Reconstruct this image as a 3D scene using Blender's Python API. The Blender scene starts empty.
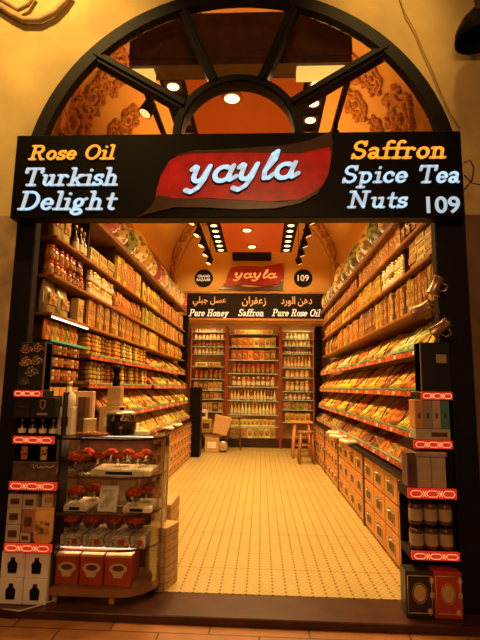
import bpy, bmesh, math, random
from mathutils import Vector, Matrix, Euler
random.seed(7)
PI = math.pi
COL = bpy.context.scene.collection
R_ = math.radians
# ------------------------------------------------------------------ camera
CAM = Vector((0, -3.1, 1.45)); FPX = 465.0
ROT = Matrix.Rotation(R_(2.7), 3, 'Z') @ Matrix.Rotation(R_(98.3), 3, 'X') @ Matrix.Rotation(R_(.85), 3, 'Z')
def at(px, py, ax, val):
    """the world point on the plane ax = val that the photograph shows at pixel px, py"""
    d = ROT @ Vector(((px-240)/FPX, -(py-320)/FPX, -1)); i = 'xyz'.index(ax)
    return CAM + d*((val-CAM[i])/d[i])
cd = bpy.data.cameras.new('camera'); cam = bpy.data.objects.new('camera', cd); COL.objects.link(cam)
cam.location = CAM; cam.rotation_euler = ROT.to_euler()
cd.sensor_fit = 'VERTICAL'; cd.sensor_height = 24; cd.lens = FPX/640*24; cd.clip_start = .05; cd.clip_end = 100
bpy.context.scene.camera = cam

# ------------------------------------------------------------------ materials
MATS = {}
def mat(name, c=(.5,.5,.5), rough=.5, metal=0, var=.15, scale=12, bump=.0, emit=0, ecol=None, tint=False, cells=0, cellvar=.5, spec=.5, coat=0):
    if name in MATS: return MATS[name]
    m = bpy.data.materials.new(name); m.use_nodes = True; MATS[name] = m
    nt = m.node_tree; N = nt.nodes; L = nt.links; b = N['Principled BSDF']
    b.inputs['Roughness'].default_value = rough; b.inputs['Metallic'].default_value = metal
    b.inputs['Specular IOR Level'].default_value = spec
    if coat: b.inputs['Coat Weight'].default_value = coat; b.inputs['Coat Roughness'].default_value = .1
    tc = N.new('ShaderNodeTexCoord'); nz = N.new('ShaderNodeTexNoise'); nz.inputs['Scale'].default_value = scale; nz.inputs['Detail'].default_value = 4
    L.new(tc.outputs['Object'], nz.inputs['Vector'])
    mr = N.new('ShaderNodeMapRange'); mr.inputs['From Min'].default_value = .3; mr.inputs['From Max'].default_value = .7
    mr.inputs['To Min'].default_value = 1-var; mr.inputs['To Max'].default_value = 1+var
    L.new(nz.outputs['Fac'], mr.inputs['Value'])
    mx = N.new('ShaderNodeMix'); mx.data_type = 'RGBA'; mx.blend_type = 'MULTIPLY'; mx.inputs[0].default_value = 1
    if tint:
        oi = N.new('ShaderNodeObjectInfo'); L.new(oi.outputs['Color'], mx.inputs[6])
    else: mx.inputs[6].default_value = (*c, 1)
    L.new(mr.outputs[0], mx.inputs[7]); out = mx.outputs[2]
    if cells:
        v = N.new('ShaderNodeTexVoronoi'); v.inputs['Scale'].default_value = cells; L.new(tc.outputs['Object'], v.inputs['Vector'])
        bw = N.new('ShaderNodeSeparateColor'); L.new(v.outputs['Color'], bw.inputs[0])
        m2 = N.new('ShaderNodeMapRange'); m2.inputs['To Min'].default_value = 1-cellvar; m2.inputs['To Max'].default_value = 1+cellvar*.7
        L.new(bw.outputs[0], m2.inputs['Value'])
        x2 = N.new('ShaderNodeMix'); x2.data_type = 'RGBA'; x2.blend_type = 'MULTIPLY'; x2.inputs[0].default_value = 1
        L.new(out, x2.inputs[6]); L.new(m2.outputs[0], x2.inputs[7]); out = x2.outputs[2]
    L.new(out, b.inputs['Base Color'])
    if bump:
        bp = N.new('ShaderNodeBump'); bp.inputs['Strength'].default_value = bump; bp.inputs['Distance'].default_value = .01
        L.new(nz.outputs['Fac'], bp.inputs['Height']); L.new(bp.outputs[0], b.inputs['Normal'])
    if emit:
        b.inputs['Emission Color'].default_value = (*(ecol or c), 1); b.inputs['Emission Strength'].default_value = emit
    return m
def glass_mat(name, col=(1,1,1), alpha=.9, rough=.03):
    m = bpy.data.materials.new(name); m.use_nodes = True; MATS[name] = m
    N = m.node_tree.nodes; L = m.node_tree.links; N.remove(N['Principled BSDF']); o = N['Material Output']
    t = N.new('ShaderNodeBsdfTransparent'); t.inputs[0].default_value = (*col, 1)
    g = N.new('ShaderNodeBsdfGlossy'); g.inputs['Roughness'].default_value = rough
    f = N.new('ShaderNodeFresnel'); f.inputs[0].default_value = 1.45
    a = N.new('ShaderNodeMath'); a.operation = 'MULTIPLY'; a.inputs[1].default_value = alpha; L.new(f.outputs[0], a.inputs[0])
    mx = N.new('ShaderNodeMixShader'); L.new(a.outputs[0], mx.inputs[0]); L.new(t.outputs[0], mx.inputs[1]); L.new(g.outputs[0], mx.inputs[2]); L.new(mx.outputs[0], o.inputs[0])
    return m

black = mat('black_metal', (.006,.0045,.0035), .6, 0, .3, 9, spec=.2)
blackgloss = mat('black_gloss', (.004,.003,.002), .45, 0, .2, 5, spec=.12)
plaster = mat('plaster', (.62,.46,.18), .9, 0, .22, 2.2, .5)
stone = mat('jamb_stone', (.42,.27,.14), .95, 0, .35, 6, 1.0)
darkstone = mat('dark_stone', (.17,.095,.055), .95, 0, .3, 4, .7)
vaultm = mat('vault_plaster', (.80,.50,.15), .8, 0, .06, 1.5, .15)
wallm = mat('shop_wall', (.40,.22,.08), .8, 0, .15, 4)
orangep = mat('orange_panel', (.92,.23,.025), .28, 0, .05, 2)
ornam = mat('gilded_plaster', (.50,.22,.055), .5, .1, .45, 30, .6)
wood = mat('shelf_wood', (.20,.075,.022), .5, 0, .25, 14)
dwood = mat('dark_wood', (.09,.035,.014), .45, 0, .3, 10)
owood = mat('drawer_wood', (.62,.27,.06), .45, 0, .18, 8)
rwood = mat('drawer_edge', (.45,.11,.03), .5, 0, .2, 8)
lwood = mat('light_wood', (.50,.30,.11), .55, 0, .2, 12)
sill = mat('sill_marble', (.05,.015,.008), .35, 0, .4, 6, .1)
tint = mat('tint', tint=True, rough=.42, var=.12, scale=25)
tintg = mat('tint_gloss', tint=True, rough=.2, var=.1, scale=25, coat=.4)
nuts = mat('loose_food', tint=True, rough=.75, spec=.15, var=.25, scale=30, cells=38, cellvar=.6, bump=.5)
sweet = mat('sweet', tint=True, rough=.7, spec=.15, var=.2, scale=25, cells=55, cellvar=.4)
print_m = mat('printed_label', (.46,.23,.06), .5, 0, .5, 40, cells=60, cellvar=.85)
cream = mat('cream_card', (.72,.62,.45), .6, 0, .08, 8)
white = mat('white_card', (.78,.74,.66), .55, 0, .08, 8)
paper = mat('brown_paper', (.52,.30,.12), .8, 0, .12, 15, .3)
gold = mat('gold_foil', (.80,.48,.14), .3, .6, .25, 30)
steel = mat('steel', (.60,.55,.48), .3, .8, .1, 10)
copper = mat('copper', (.42,.26,.15), .35, .7, .25, 18)
redlid = mat('red_lid', (.45,.04,.02), .4, 0, .15, 12)
saffron = mat('saffron_threads', (.40,.055,.018), .95, 0, .5, 70, .6, spec=.05, cells=90, cellvar=.5)
redbox = mat('red_box', (.42,.05,.018), .4, 0, .15, 10)
tea = mat('dark_tea', (.03,.012,.006), .3, 0, .4, 30)
lamp2 = mat('spot_lens', (1,.7,.3), emit=1.6, ecol=(1,.62,.22))
led = mat('led_strip', (1,.9,.7), emit=3.0, ecol=(1,.85,.6))
lampm = mat('lamp_lens', (1,.85,.5), emit=5, ecol=(1,.74,.30))
neon_r = mat('neon_red', (.16,.004,.002), emit=.50, ecol=(1,.045,.015), rough=.4)
neon_y = mat('neon_orange', (.2,.08,.02), emit=.95, ecol=(1,.42,.15), rough=.4)
t_white = mat('sign_white', (.35,.42,.5), emit=.60, ecol=(.62,.82,1), var=.0)
t_yel = mat('sign_yellow', (.8,.4,.05), emit=.72, ecol=(1,.42,.035), var=.05)
t_in = mat('inner_sign_white', (.7,.6,.45), emit=.55, ecol=(1,.80,.55))
t_iny = mat('inner_sign_gold', (.7,.35,.08), emit=.5, ecol=(1,.50,.12))
logored = mat('logo_red', (.40,.008,.006), .3, emit=.15, ecol=(.9,.010,.010), var=.5, scale=8, coat=.5)
logobrn = mat('logo_brown', (.075,.03,.012), .3, 0, .3, 8, coat=.3)
logoblk = mat('logo_outline', (.02,.003,.003), .5)
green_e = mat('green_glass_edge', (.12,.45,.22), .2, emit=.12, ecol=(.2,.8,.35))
edgem = mat('shelf_front', (.33,.12,.02), .4, 0, .35, 20)
pricem = mat('price_strip', (.60,.12,.03), .4, 0, .5, 20, cells=22, cellvar=.5)
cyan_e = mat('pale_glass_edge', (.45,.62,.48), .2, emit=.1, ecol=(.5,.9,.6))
glass = glass_mat('clear_glass', (.97,.98,.96), .5)
glassd = glass_mat('fanlight_glass', (.93,.90,.86), .55)
jarglass = glass_mat('jar_glass', (.96,.94,.9), .9, .05)

def floor_mat():
    m = bpy.data.materials.new('patterned_tiles'); m.use_nodes = True; N = m.node_tree.nodes; L = m.node_tree.links; b = N['Principled BSDF']
    b.inputs['Roughness'].default_value = .35
    tc = N.new('ShaderNodeTexCoord'); sp = N.new('ShaderNodeSeparateXYZ'); L.new(tc.outputs['Object'], sp.inputs[0])
    def M_(op, a, b_=None, c_=None):
        n = N.new('ShaderNodeMath'); n.operation = op
        for i, v in enumerate((a, b_, c_)):
            if v is None: continue
            if isinstance(v, (int, float)): n.inputs[i].default_value = v
            else: L.new(v, n.inputs[i])
        return n.outputs[0]
    P = .095
    x = M_('MULTIPLY', sp.outputs[0], 1/P); y = M_('MULTIPLY', sp.outputs[1], 1/P)
    fx = M_('ABSOLUTE', M_('SUBTRACT', M_('FRACT', x), .5)); fy = M_('ABSOLUTE', M_('SUBTRACT', M_('FRACT', y), .5))
    line = M_('GREATER_THAN', fx, .462)
    x2 = M_('MULTIPLY', sp.outputs[0], 2/P); y2 = M_('MULTIPLY', sp.outputs[1], 1.6/P)
    gx = M_('ABSOLUTE', M_('SUBTRACT', M_('FRACT', x2), .5)); gy = M_('ABSOLUTE', M_('SUBTRACT', M_('FRACT', y2), .5))
    d1 = M_('LESS_THAN', M_('ABSOLUTE', M_('SUBTRACT', M_('ADD', gx, gy), .5)), .11)
    knot = M_('LESS_THAN', M_('ADD', M_('SUBTRACT', .5, fx), M_('MULTIPLY', gy, .5)), .13)
    fac = M_('MINIMUM', 1, M_('ADD', M_('MULTIPLY', line, .45), M_('ADD', M_('MULTIPLY', d1, .36), M_('MULTIPLY', knot, .75))))
    t30 = M_('GREATER_THAN', M_('ABSOLUTE', M_('SUBTRACT', M_('FRACT', M_('MULTIPLY', sp.outputs[1], 1/.92)), .5)), .493)
    fac = M_('MINIMUM', 1, M_('ADD', fac, M_('MULTIPLY', t30, .4)))
    nz = N.new('ShaderNodeTexNoise'); nz.inputs['Scale'].default_value = 3; L.new(tc.outputs['Object'], nz.inputs['Vector'])
    c1 = N.new('ShaderNodeMix'); c1.data_type = 'RGBA'; c1.inputs[6].default_value = (.56,.44,.16,1); c1.inputs[7].default_value = (.44,.33,.11,1); L.new(nz.outputs['Fac'], c1.inputs[0])
    c2 = N.new('ShaderNodeMix'); c2.data_type = 'RGBA'; L.new(c1.outputs[2], c2.inputs[6]); c2.inputs[7].default_value = (.13,.065,.025,1); L.new(fac, c2.inputs[0])
    L.new(c2.outputs[2], b.inputs['Base Color']); return m
def paving_mat():
    m = bpy.data.materials.new('paving'); m.use_nodes = True; N = m.node_tree.nodes; L = m.node_tree.links; b = N['Principled BSDF']
    b.inputs['Roughness'].default_value = .5
    tc = N.new('ShaderNodeTexCoord'); br = N.new('ShaderNodeTexBrick'); L.new(tc.outputs['Object'], br.inputs[0])
    br.inputs['Color1'].default_value = (.42,.16,.04,1); br.inputs['Color2'].default_value = (.50,.20,.06,1); br.inputs['Mortar'].default_value = (.10,.03,.01,1)
    br.inputs['Scale'].default_value = 1; br.inputs['Brick Width'].default_value = .62; br.inputs['Row Height'].default_value = .45; br.inputs['Mortar Size'].default_value = .006
    nz = N.new('ShaderNodeTexNoise'); nz.inputs['Scale'].default_value = 7; nz.inputs['Detail'].default_value = 6; L.new(tc.outputs['Object'], nz.inputs['Vector'])
    mx = N.new('ShaderNodeMix'); mx.data_type = 'RGBA'; mx.blend_type = 'MULTIPLY'; mx.inputs[0].default_value = .6
    L.new(br.outputs[0], mx.inputs[6]); L.new(nz.outputs['Fac'], mx.inputs[7]); L.new(mx.outputs[2], b.inputs['Base Color'])
    bp = N.new('ShaderNodeBump'); bp.inputs['Strength'].default_value = .4; L.new(nz.outputs['Fac'], bp.inputs['Height']); L.new(bp.outputs[0], b.inputs['Normal'])
    return m
def platter_mat():
    m = bpy.data.materials.new('painted_ceramic'); m.use_nodes = True; N = m.node_tree.nodes; L = m.node_tree.links; b = N['Principled BSDF']
    b.inputs['Roughness'].default_value = .25
    tc = N.new('ShaderNodeTexCoord'); v = N.new('ShaderNodeTexVoronoi'); v.inputs['Scale'].default_value = 22; L.new(tc.outputs['Object'], v.inputs['Vector'])
    cr = N.new('ShaderNodeValToRGB'); cr.color_ramp.interpolation = 'CONSTANT'; e = cr.color_ramp.elements
    e[0].color = (.85,.68,.36,1); e[1].position = .35; e[1].color = (.32,.19,.07,1); x = e.new(.6); x.color = (.22,.14,.07,1); x = e.new(.8); x.color = (.75,.62,.40,1)
    s = N.new('ShaderNodeSeparateColor'); L.new(v.outputs['Color'], s.inputs[0]); L.new(s.outputs[0], cr.inputs[0])
    oi = N.new('ShaderNodeObjectInfo'); mx = N.new('ShaderNodeMix'); mx.data_type = 'RGBA'; mx.blend_type = 'MULTIPLY'; mx.inputs[0].default_value = .95
    L.new(cr.outputs[0], mx.inputs[6]); L.new(oi.outputs['Color'], mx.inputs[7]); L.new(mx.outputs[2], b.inputs['Base Color']); return m
platm = platter_mat()

# ------------------------------------------------------------------ geometry builder
class G:
    def __init__(s): s.v = []; s.f = []; s.m = []; s.sm = []; s.mats = []; s.cur = 0; s.mx = Matrix()
    def use(s, m):
        if m not in s.mats: s.mats.append(m)
        s.cur = s.mats.index(m); return s
    def add(s, vs, fs, smooth=False):
        k = len(s.v); s.v += [tuple(s.mx @ Vector(v)) for v in vs]
        for f in fs: s.f.append([i+k for i in f]); s.m.append(s.cur); s.sm.append(smooth)
        return s
    def box(s, x0, x1, y0, y1, z0, z1, b=0):
        if b <= 0:
            v = [(x,y,z) for x in (x0,x1) for y in (y0,y1) for z in (z0,z1)]
            return s.add(v, [(0,1,3,2),(4,6,7,5),(0,4,5,1),(2,3,7,6),(0,2,6,4),(1,5,7,3)])
        c = Vector(((x0+x1)/2,(y0+y1)/2,(z0+z1)/2)); h = Vector((abs(x1-x0)/2,abs(y1-y0)/2,abs(z1-z0)/2)); b = min(b, min(h)*.9)
        v = []; idx = {}
        for sx in (-1,1):
            for sy in (-1,1):
                for sz in (-1,1):
                    for a in range(3):
                        p = [sx*(h[0]-(b if a != 0 else 0)), sy*(h[1]-(b if a != 1 else 0)), sz*(h[2]-(b if a != 2 else 0))]
                        idx[(sx,sy,sz,a)] = len(v); v.append((c[0]+p[0], c[1]+p[1], c[2]+p[2]))
        f = []
        for a in range(3):
            o = [i for i in range(3) if i != a]
            for sg in (-1,1):
                q = []
                for (p,r) in ((-1,-1),(1,-1),(1,1),(-1,1)):
                    k = [0,0,0]; k[a] = sg; k[o[0]] = p; k[o[1]] = r; q.append(idx[(*k, a)])
                if (sg > 0) == (a == 1): q.reverse()
                f.append(q)
        for a in range(3):       # edge chamfers run along axis a
            o = [i for i in range(3) if i != a]
            for p in (-1,1):
                for r in (-1,1):
                    k0 = [0,0,0]; k0[a] = -1; k0[o[0]] = p; k0[o[1]] = r; k1 = list(k0); k1[a] = 1
                    q = [idx[(*k0,o[0])], idx[(*k0,o[1])], idx[(*k1,o[1])], idx[(*k1,o[0])]]
                    f.append(q)
        for sx in (-1,1):
            for sy in (-1,1):
                for sz in (-1,1): f.append([idx[(sx,sy,sz,a)] for a in range(3)])
        return s.add(v, f)
    def lathe(s, prof, n=16, c=(0,0,0), smooth=True, cap=True, sy=1):
        v = []; f = []
        for (r, z) in prof:
            for i in range(n): a = 2*PI*i/n; v.append((c[0]+r*math.cos(a), c[1]+r*math.sin(a)*sy, c[2]+z))
        for j in range(len(prof)-1):
            for i in range(n): k = (i+1) % n; f.append((j*n+i, j*n+k, (j+1)*n+k, (j+1)*n+i))
        s.add(v, f, smooth)
        if cap: s.add(v[:n], [list(range(n))[::-1]]); s.add(v[-n:], [list(range(n))])
        return s
    def tube(s, pts, r, n=8):
        pts = [Vector(p) for p in pts]; v = []; f = []
        for i, p in enumerate(pts):
            t = (pts[min(i+1,len(pts)-1)]-pts[max(i-1,0)]).normalized()
            u = t.orthogonal().normalized() if i == 0 else (u - t*u.dot(t)).normalized()
            w = t.cross(u); rr = r[i] if isinstance(r, (list,tuple)) else r
            for k in range(n): a = 2*PI*k/n; v.append(p+u*rr*math.cos(a)+w*rr*math.sin(a))
        for i in range(len(pts)-1):
            for k in range(n): q = (k+1) % n; f.append((i*n+k, i*n+q, (i+1)*n+q, (i+1)*n+k))
        f.append(list(range(n))[::-1]); f.append([(len(pts)-1)*n+k for k in range(n)])
        return s.add(v, f, True)
    def prism(s, poly, y0, y1):       # poly in x,z, thickness along y
        n = len(poly); v = [(p[0],y0,p[1]) for p in poly]+[(p[0],y1,p[1]) for p in poly]
        return s.add(v, [list(range(n)), list(range(n,2*n))[::-1]]+[(i,n+i,n+(i+1)%n,(i+1)%n) for i in range(n)])
    def ring(s, cx, cz, r0, r1, a0, a1, y0, y1, n=40):
        for i in range(n):
            a = a0+(a1-a0)*i/n; b = a0+(a1-a0)*(i+1)/n
            P = [(cx+r*math.cos(t), cz+r*math.sin(t)) for r, t in ((r0,a),(r1,a),(r1,b),(r0,b))]
            s.prism(P, y0, y1)
        return s
    def mesh(s, name):
        me = bpy.data.meshes.new(name); me.from_pydata(s.v, [], s.f)
        for m in s.mats: me.materials.append(m)
        me.polygons.foreach_set('material_index', s.m); me.polygons.foreach_set('use_smooth', s.sm)
        bm = bmesh.new(); bm.from_mesh(me); bmesh.ops.remove_doubles(bm, verts=bm.verts, dist=1e-5); bmesh.ops.recalc_face_normals(bm, faces=bm.faces); bm.to_mesh(me); bm.free()
        return me
    def obj(s, name, parent=None, loc=None, rot=None, **props):
        o = bpy.data.objects.new(name, s.mesh(name)); COL.objects.link(o); o.parent = parent
        if loc: o.location = loc
        if rot: o.rotation_euler = rot
        for k, v in props.items(): o['category' if k == 'cat' else k] = v
        return o
def g(m): return G().use(m)
def empty(name, loc, label, cat, group=None, rz=0):
    o = bpy.data.objects.new(name, None); COL.objects.link(o); o.location = loc; o.rotation_euler = (0,0,rz); o.empty_display_size = .05
    o['label'] = label; o['category'] = cat
    if group: o['group'] = group
    return o
def struct(name, gg): return gg.obj(name, kind='structure')
def setcol(o, c):
    o.color = (*c, 1)
    for ch in o.children: ch.color = (*c, 1)
PROTO = {}; KIDS = {}; FIRST = set()
def place(key, loc, rot=(0,0,0), sc=(1,1,1), label='', group=None, color=None, name=None, cat=None):
    p = PROTO[key]
    if key not in FIRST: FIRST.add(key); r = p
    else:
        r = p.copy(); COL.objects.link(r)
        for ch in KIDS[key]:
            c = ch.copy(); COL.objects.link(c); c.parent = r
            if color and ch.get('_t'): c.color = (*color, 1)
    r.location = loc; r.rotation_euler = rot if isinstance(rot, (tuple, Euler)) else (0,0,rot); r.scale = sc
    r['label'] = label
    if name: r.name = name
    if cat: r['category'] = cat
    if group: r['group'] = group
    if color: r.color = (*color, 1)
    return r
def proto(key, root, cat, kids=()):
    root['category'] = cat; PROTO[key] = root; KIDS[key] = list(kids)
ONES = 'first second third fourth fifth sixth seventh eighth ninth tenth eleventh twelfth thirteenth fourteenth fifteenth sixteenth seventeenth eighteenth nineteenth'.split()
TENS = 'twent thirt fort fift sixt sevent'.split()
def ordn(i):
    i += 1
    if i < 20: return ONES[i-1]
    t, u = divmod(i, 10)
    return TENS[t-2]+'ieth' if u == 0 else TENS[t-2]+'y-'+ONES[u-1]

# ------------------------------------------------------------------ setting
CX, HW, SPR = -.18, 1.9, 4.0      # shop axis, half width, vault springing
struct('floor', g(floor_mat()).box(-2.2, 1.85, .45, 9.2, -.1, 0))
struct('trim_1', g(sill).box(-3.2, 2.8, .10, .45, -.12, -.002, .006))
struct('ground', g(paving_mat()).box(-6, 6, -5, .12, -.2, -.055))
struct('wall_left', g(wallm).box(CX-HW-.15, CX-HW, .44, 9.2, 0, SPR))
struct('wall_right', g(wallm).box(CX+HW, CX+HW+.15, .44, 9.2, 0, SPR))
struct('wall_back', g(wallm).box(CX-HW, CX+HW, 9.05, 9.2, 0, 3.1))
up = [(CX-HW, 3.0), (CX+HW, 3.0)] + [(CX+HW*math.cos(a), SPR+HW*math.sin(a)) for a in [PI*i/32 for i in range(33)]]
struct('wall_back_upper', g(vaultm).prism(up, 7.95, 8.1))
struct('ceiling_niche', g(vaultm).box(CX-HW, CX+HW, 8.1, 9.2, 3.1, 3.2))
gg = g(vaultm)
n = 48
vv = [(CX+r*math.cos(PI*i/n), y, SPR+r*math.sin(PI*i/n)) for y in (.44, 8.1) for r in (HW, HW+.15) for i in range(n+1)]
ff = []
m1 = n+1
for i in range(n): ff += [(i,i+1,2*m1+i+1,2*m1+i), (m1+i,3*m1+i,3*m1+i+1,m1+i+1), (i,m1+i,m1+i+1,i+1), (2*m1+i,2*m1+i+1,3*m1+i+1,3*m1+i)]
gg.add(vv, ff, True); struct('ceiling_vault', gg)
gg = g(vaultm)                                   # moulded transverse rib near the entrance and one at the back
for y in (1.15, 7.55): gg.ring(CX, SPR, HW-.05, HW-.001, 0, PI, y, y+.10, 36)
struct('trim_2', gg)
# front wall with arched opening
OX, OR, OZ = -.20, 1.70, 2.98
gg = g(plaster)
arc = [(OX+OR*math.cos(a), OZ+OR*math.sin(a)) for a in [PI*i/32 for i in range(33)]]
for i in range(32):
    a, b = arc[i], arc[i+1]
    gg.prism([a, (a[0],5.6), (b[0],5.6), b], .33, .44)
gg.prism([(OX+OR,2.3),(2.9,2.3),(2.9,5.6),(OX+OR,5.6)], .33, .44); gg.prism([(-3.3,2.3),(OX-OR,2.3),(OX-OR,5.6),(-3.3,5.6)], .33, .44)
struct('wall_front', gg)
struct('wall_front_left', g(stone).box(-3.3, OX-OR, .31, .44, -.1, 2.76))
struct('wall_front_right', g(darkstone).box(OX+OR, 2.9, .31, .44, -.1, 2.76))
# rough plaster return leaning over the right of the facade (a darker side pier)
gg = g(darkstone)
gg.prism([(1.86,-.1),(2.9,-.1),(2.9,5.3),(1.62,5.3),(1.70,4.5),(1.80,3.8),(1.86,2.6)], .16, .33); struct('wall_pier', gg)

# the black door frame with its fanlight
fr = empty('arched_door_frame', (OX, .33, 0), 'black metal arched frame with radiating fanlight bars around the shop entrance', 'door frame')
for sx in (-1, 1):
    a, b = sorted((sx*(1.545 if sx < 0 else 1.476), sx*1.70)); g(black).box(a, b, -.06, .03, -.1, OZ, .008).obj('post', fr)
g(black).ring(0, OZ, 1.60, 1.70, 0, PI, -.06, .02, 48).obj('arch_ring', fr)
g(black).box(-1.6, 1.6, -.05, .07, 3.30, 3.38).obj('transom', fr)
fz = 3.41
g(black).ring(0, fz, .445, .515, -.05, PI+.05, -.05, .07, 32).ring(0, fz, .455, .475, 0, PI, -.065, -.04, 32).obj('inner_ring', fr)
for (px, py) in ((96,57), (180,4), (297,3), (386,50)):
    p = at(px, py, 'y', .32); q = Vector((p.x-OX, 0, p.z-fz)); ln = q.length; u = q/ln; w = Vector((-u.z, 0, u.x))
    A = u*.50; Bp = u*(ln+.0); k = .040
    G().use(black).prism([((A+w*k).x, fz+(A+w*k).z), ((Bp+w*k).x, fz+(Bp+w*k).z), ((Bp-w*k).x, fz+(Bp-w*k).z), ((A-w*k).x, fz+(A-w*k).z)], -.05, .07).prism([((A+w*.012).x, fz+(A+w*.012).z), ((Bp+w*.012).x, fz+(Bp+w*.012).z), ((Bp-w*.012).x, fz+(Bp-w*.012).z), ((A-w*.012).x, fz+(A-w*.012).z)], -.07, -.04).obj('glazing_bar', fr)
pa = [(1.60*math.cos(PI*i/40), OZ+1.60*math.sin(PI*i/40)) for i in range(41)]; pa = [p for p in pa if p[1] > 3.36]
pa = [(pa[0][0]+.01, 3.36)]+pa+[(pa[-1][0]-.01, 3.36)]
g(glassd).prism(pa, .015, .021).obj('pane', fr)

# ------------------------------------------------------------------ lettering (drawn with a broad pen)
def hull(P):
    P = sorted(set((round(a,5), round(b,5)) for a, b in P))
    def half(Q):
        h = []
        for p in Q:
            while len(h) > 1 and (h[-1][0]-h[-2][0])*(p[1]-h[-2][1])-(h[-1][1]-h[-2][1])*(p[0]-h[-2][0]) <= 0: h.pop()
            h.append(p)
        return h
    a = half(P); b = half(P[::-1]); return a[:-1]+b[:-1]
def arcp(cx, cy, rx, ry, a0, a1, n=12): return [(cx+rx*math.cos(R_(a0+(a1-a0)*i/n)), cy+ry*math.sin(R_(a0+(a1-a0)*i/n))) for i in range(n+1)]
X = .62
def sl(x, y, w=.13): return [(x-w, y), (x+w, y)]
GL = {
 'o': (.62, [arcp(.29,.31,.21,.28,0,360,18)]),
 'e': (.58, [[(.08,.32),(.47,.32)]+arcp(.28,.31,.20,.28,5,320,16)]),
 'c': (.55, [arcp(.29,.31,.20,.28,45,320,14), [(.44,.50),(.44,.42)]]),
 's': (.50, [arcp(.24,.45,.15,.14,30,270,9)+arcp(.24,.17,.17,.14,90,-150,9), [(.38,.60),(.38,.48)], [(.08,.14),(.08,.02)]]),
 'a': (.62, [arcp(.24,.17,.15,.14,0,360,12), [(.08,.5)]+arcp(.24,.44,.16,.15,140,0,8)+[(.40,.10),(.52,.03)]]),
 'u': (.72, [[(.05,.58),(.16,.58),(.16,.2)]+arcp(.30,.2,.14,.17,180,360,8)+[(.44,.2)], [(.36,.58),(.50,.58),(.50,.03),(.62,.03)]]),
 'n': (.76, [[(.04,.58),(.17,.58),(.17,.03)], sl(.17,.03), arcp(.33,.42,.16,.17,170,0,8)+[(.50,.03)], sl(.52,.03,.12)]),
 'r': (.56, [[(.04,.58),(.17,.58),(.17,.03)], sl(.19,.03,.15), arcp(.33,.40,.16,.18,170,50,7)+[(.45,.50)]]),
 'h': (.76, [[(.04,.97),(.17,.97),(.17,.03)], sl(.17,.03), arcp(.33,.42,.16,.17,170,0,8)+[(.50,.03)], sl(.52,.03,.12)]),
 'k': (.74, [[(.04,.97),(.17,.97),(.17,.03)], sl(.17,.03), [(.55,.58),(.2,.28)], [(.3,.36),(.54,.03)], sl(.54,.58,.1), sl(.56,.03,.1)]),
 'l': (.38, [[(.05,.97),(.19,.97),(.19,.03)], sl(.19,.03,.15)]),
 'i': (.38, [[(.05,.58),(.19,.58),(.19,.03)], sl(.19,.03,.15), [(.19,.86),(.19,.88)]]),
 't': (.46, [[(.20,.86),(.20,.15)]+arcp(.32,.15,.12,.12,180,300,6), [(.05,.58),(.40,.58)]]),
 'f': (.46, [arcp(.33,.82,.14,.16,40,180,7)+[(.19,.03)], [(.05,.58),(.40,.58)], sl(.19,.03,.15)]),
 'g': (.66, [arcp(.27,.38,.16,.20,0,360,14), [(.40,.5),(.56,.6)], arcp(.27,-.12,.20,.13,0,360,14), [(.16,.2),(.14,.07),(.4,.0)]]),
 'p': (.70, [[(.04,.58),(.17,.58),(.17,-.27)], sl(.18,-.27,.14), arcp(.33,.30,.20,.28,140,-140,14)]),
 'y': (.68, [[(.14,.58),(.34,.05)], [(.54,.58),(.30,-.10)]+arcp(.18,-.12,.13,.13,0,-150,6), sl(.14,.58,.11), sl(.54,.58,.1)]),
 'R': (.92, [[(.19,.97),(.19,.03)], sl(.19,.03,.15), [(.05,.97),(.45,.97)]+arcp(.47,.74,.19,.23,90,-90,8)+[(.2,.51)], [(.45,.5),(.66,.03),(.8,.03)]]),
 'P': (.82, [[(.19,.97),(.19,.03)], sl(.19,.03,.17), [(.05,.97),(.45,.97)]+arcp(.46,.72,.21,.25,90,-90,8)+[(.2,.47)]]),
 'D': (.92, [[(.19,.97),(.19,.03)], [(.05,.97),(.40,.97)]+arcp(.40,.5,.36,.47,90,-90,12)+[(.05,.03)]]),
 'O': (.92, [arcp(.44,.5,.34,.47,0,360,22)]),
 'T': (.86, [[(.42,.97),(.42,.03)], sl(.42,.03,.17), [(.06,.75),(.06,.97),(.78,.97),(.78,.75)]]),
 'S': (.72, [arcp(.34,.73,.22,.23,30,270,10)+arcp(.34,.26,.24,.23,90,-150,10), [(.56,.97),(.56,.76)], [(.10,.24),(.10,.03)]]),
 'N': (1.0, [[(.19,.03),(.19,.97),(.72,.03),(.72,.97)], sl(.19,.03,.14), sl(.12,.97,.1), sl(.72,.97,.14)]),
 'H': (1.0, [[(.19,.97),(.19,.03)], [(.72,.97),(.72,.03)], [(.19,.5),(.72,.5)], sl(.19,.03,.14), sl(.19,.97,.14), sl(.72,.03,.14), sl(.72,.97,.14)]),
 ' ': (.42, []),
}
BR = {  # the brush script of the logo
 'y': (.72, [[(.02,.50),(.10,.60),(.17,.56),(.15,.25)]+arcp(.30,.22,.15,.18,180,330,6)+[(.56,.60)], [(.56,.60),(.50,.1),(.38,-.22),(.20,-.36),(.02,-.28)]]),
 'a': (.76, [arcp(.32,.28,.24,.27,60,345,14), [(.58,.58),(.52,.18),(.60,.04),(.76,.16)]]),
 'l': (.44, [[(.14,.3),(.36,.75),(.36,1.05),(.26,.95),(.14,.3),(.18,.04),(.32,.04),(.44,.18)]]),
}
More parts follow.
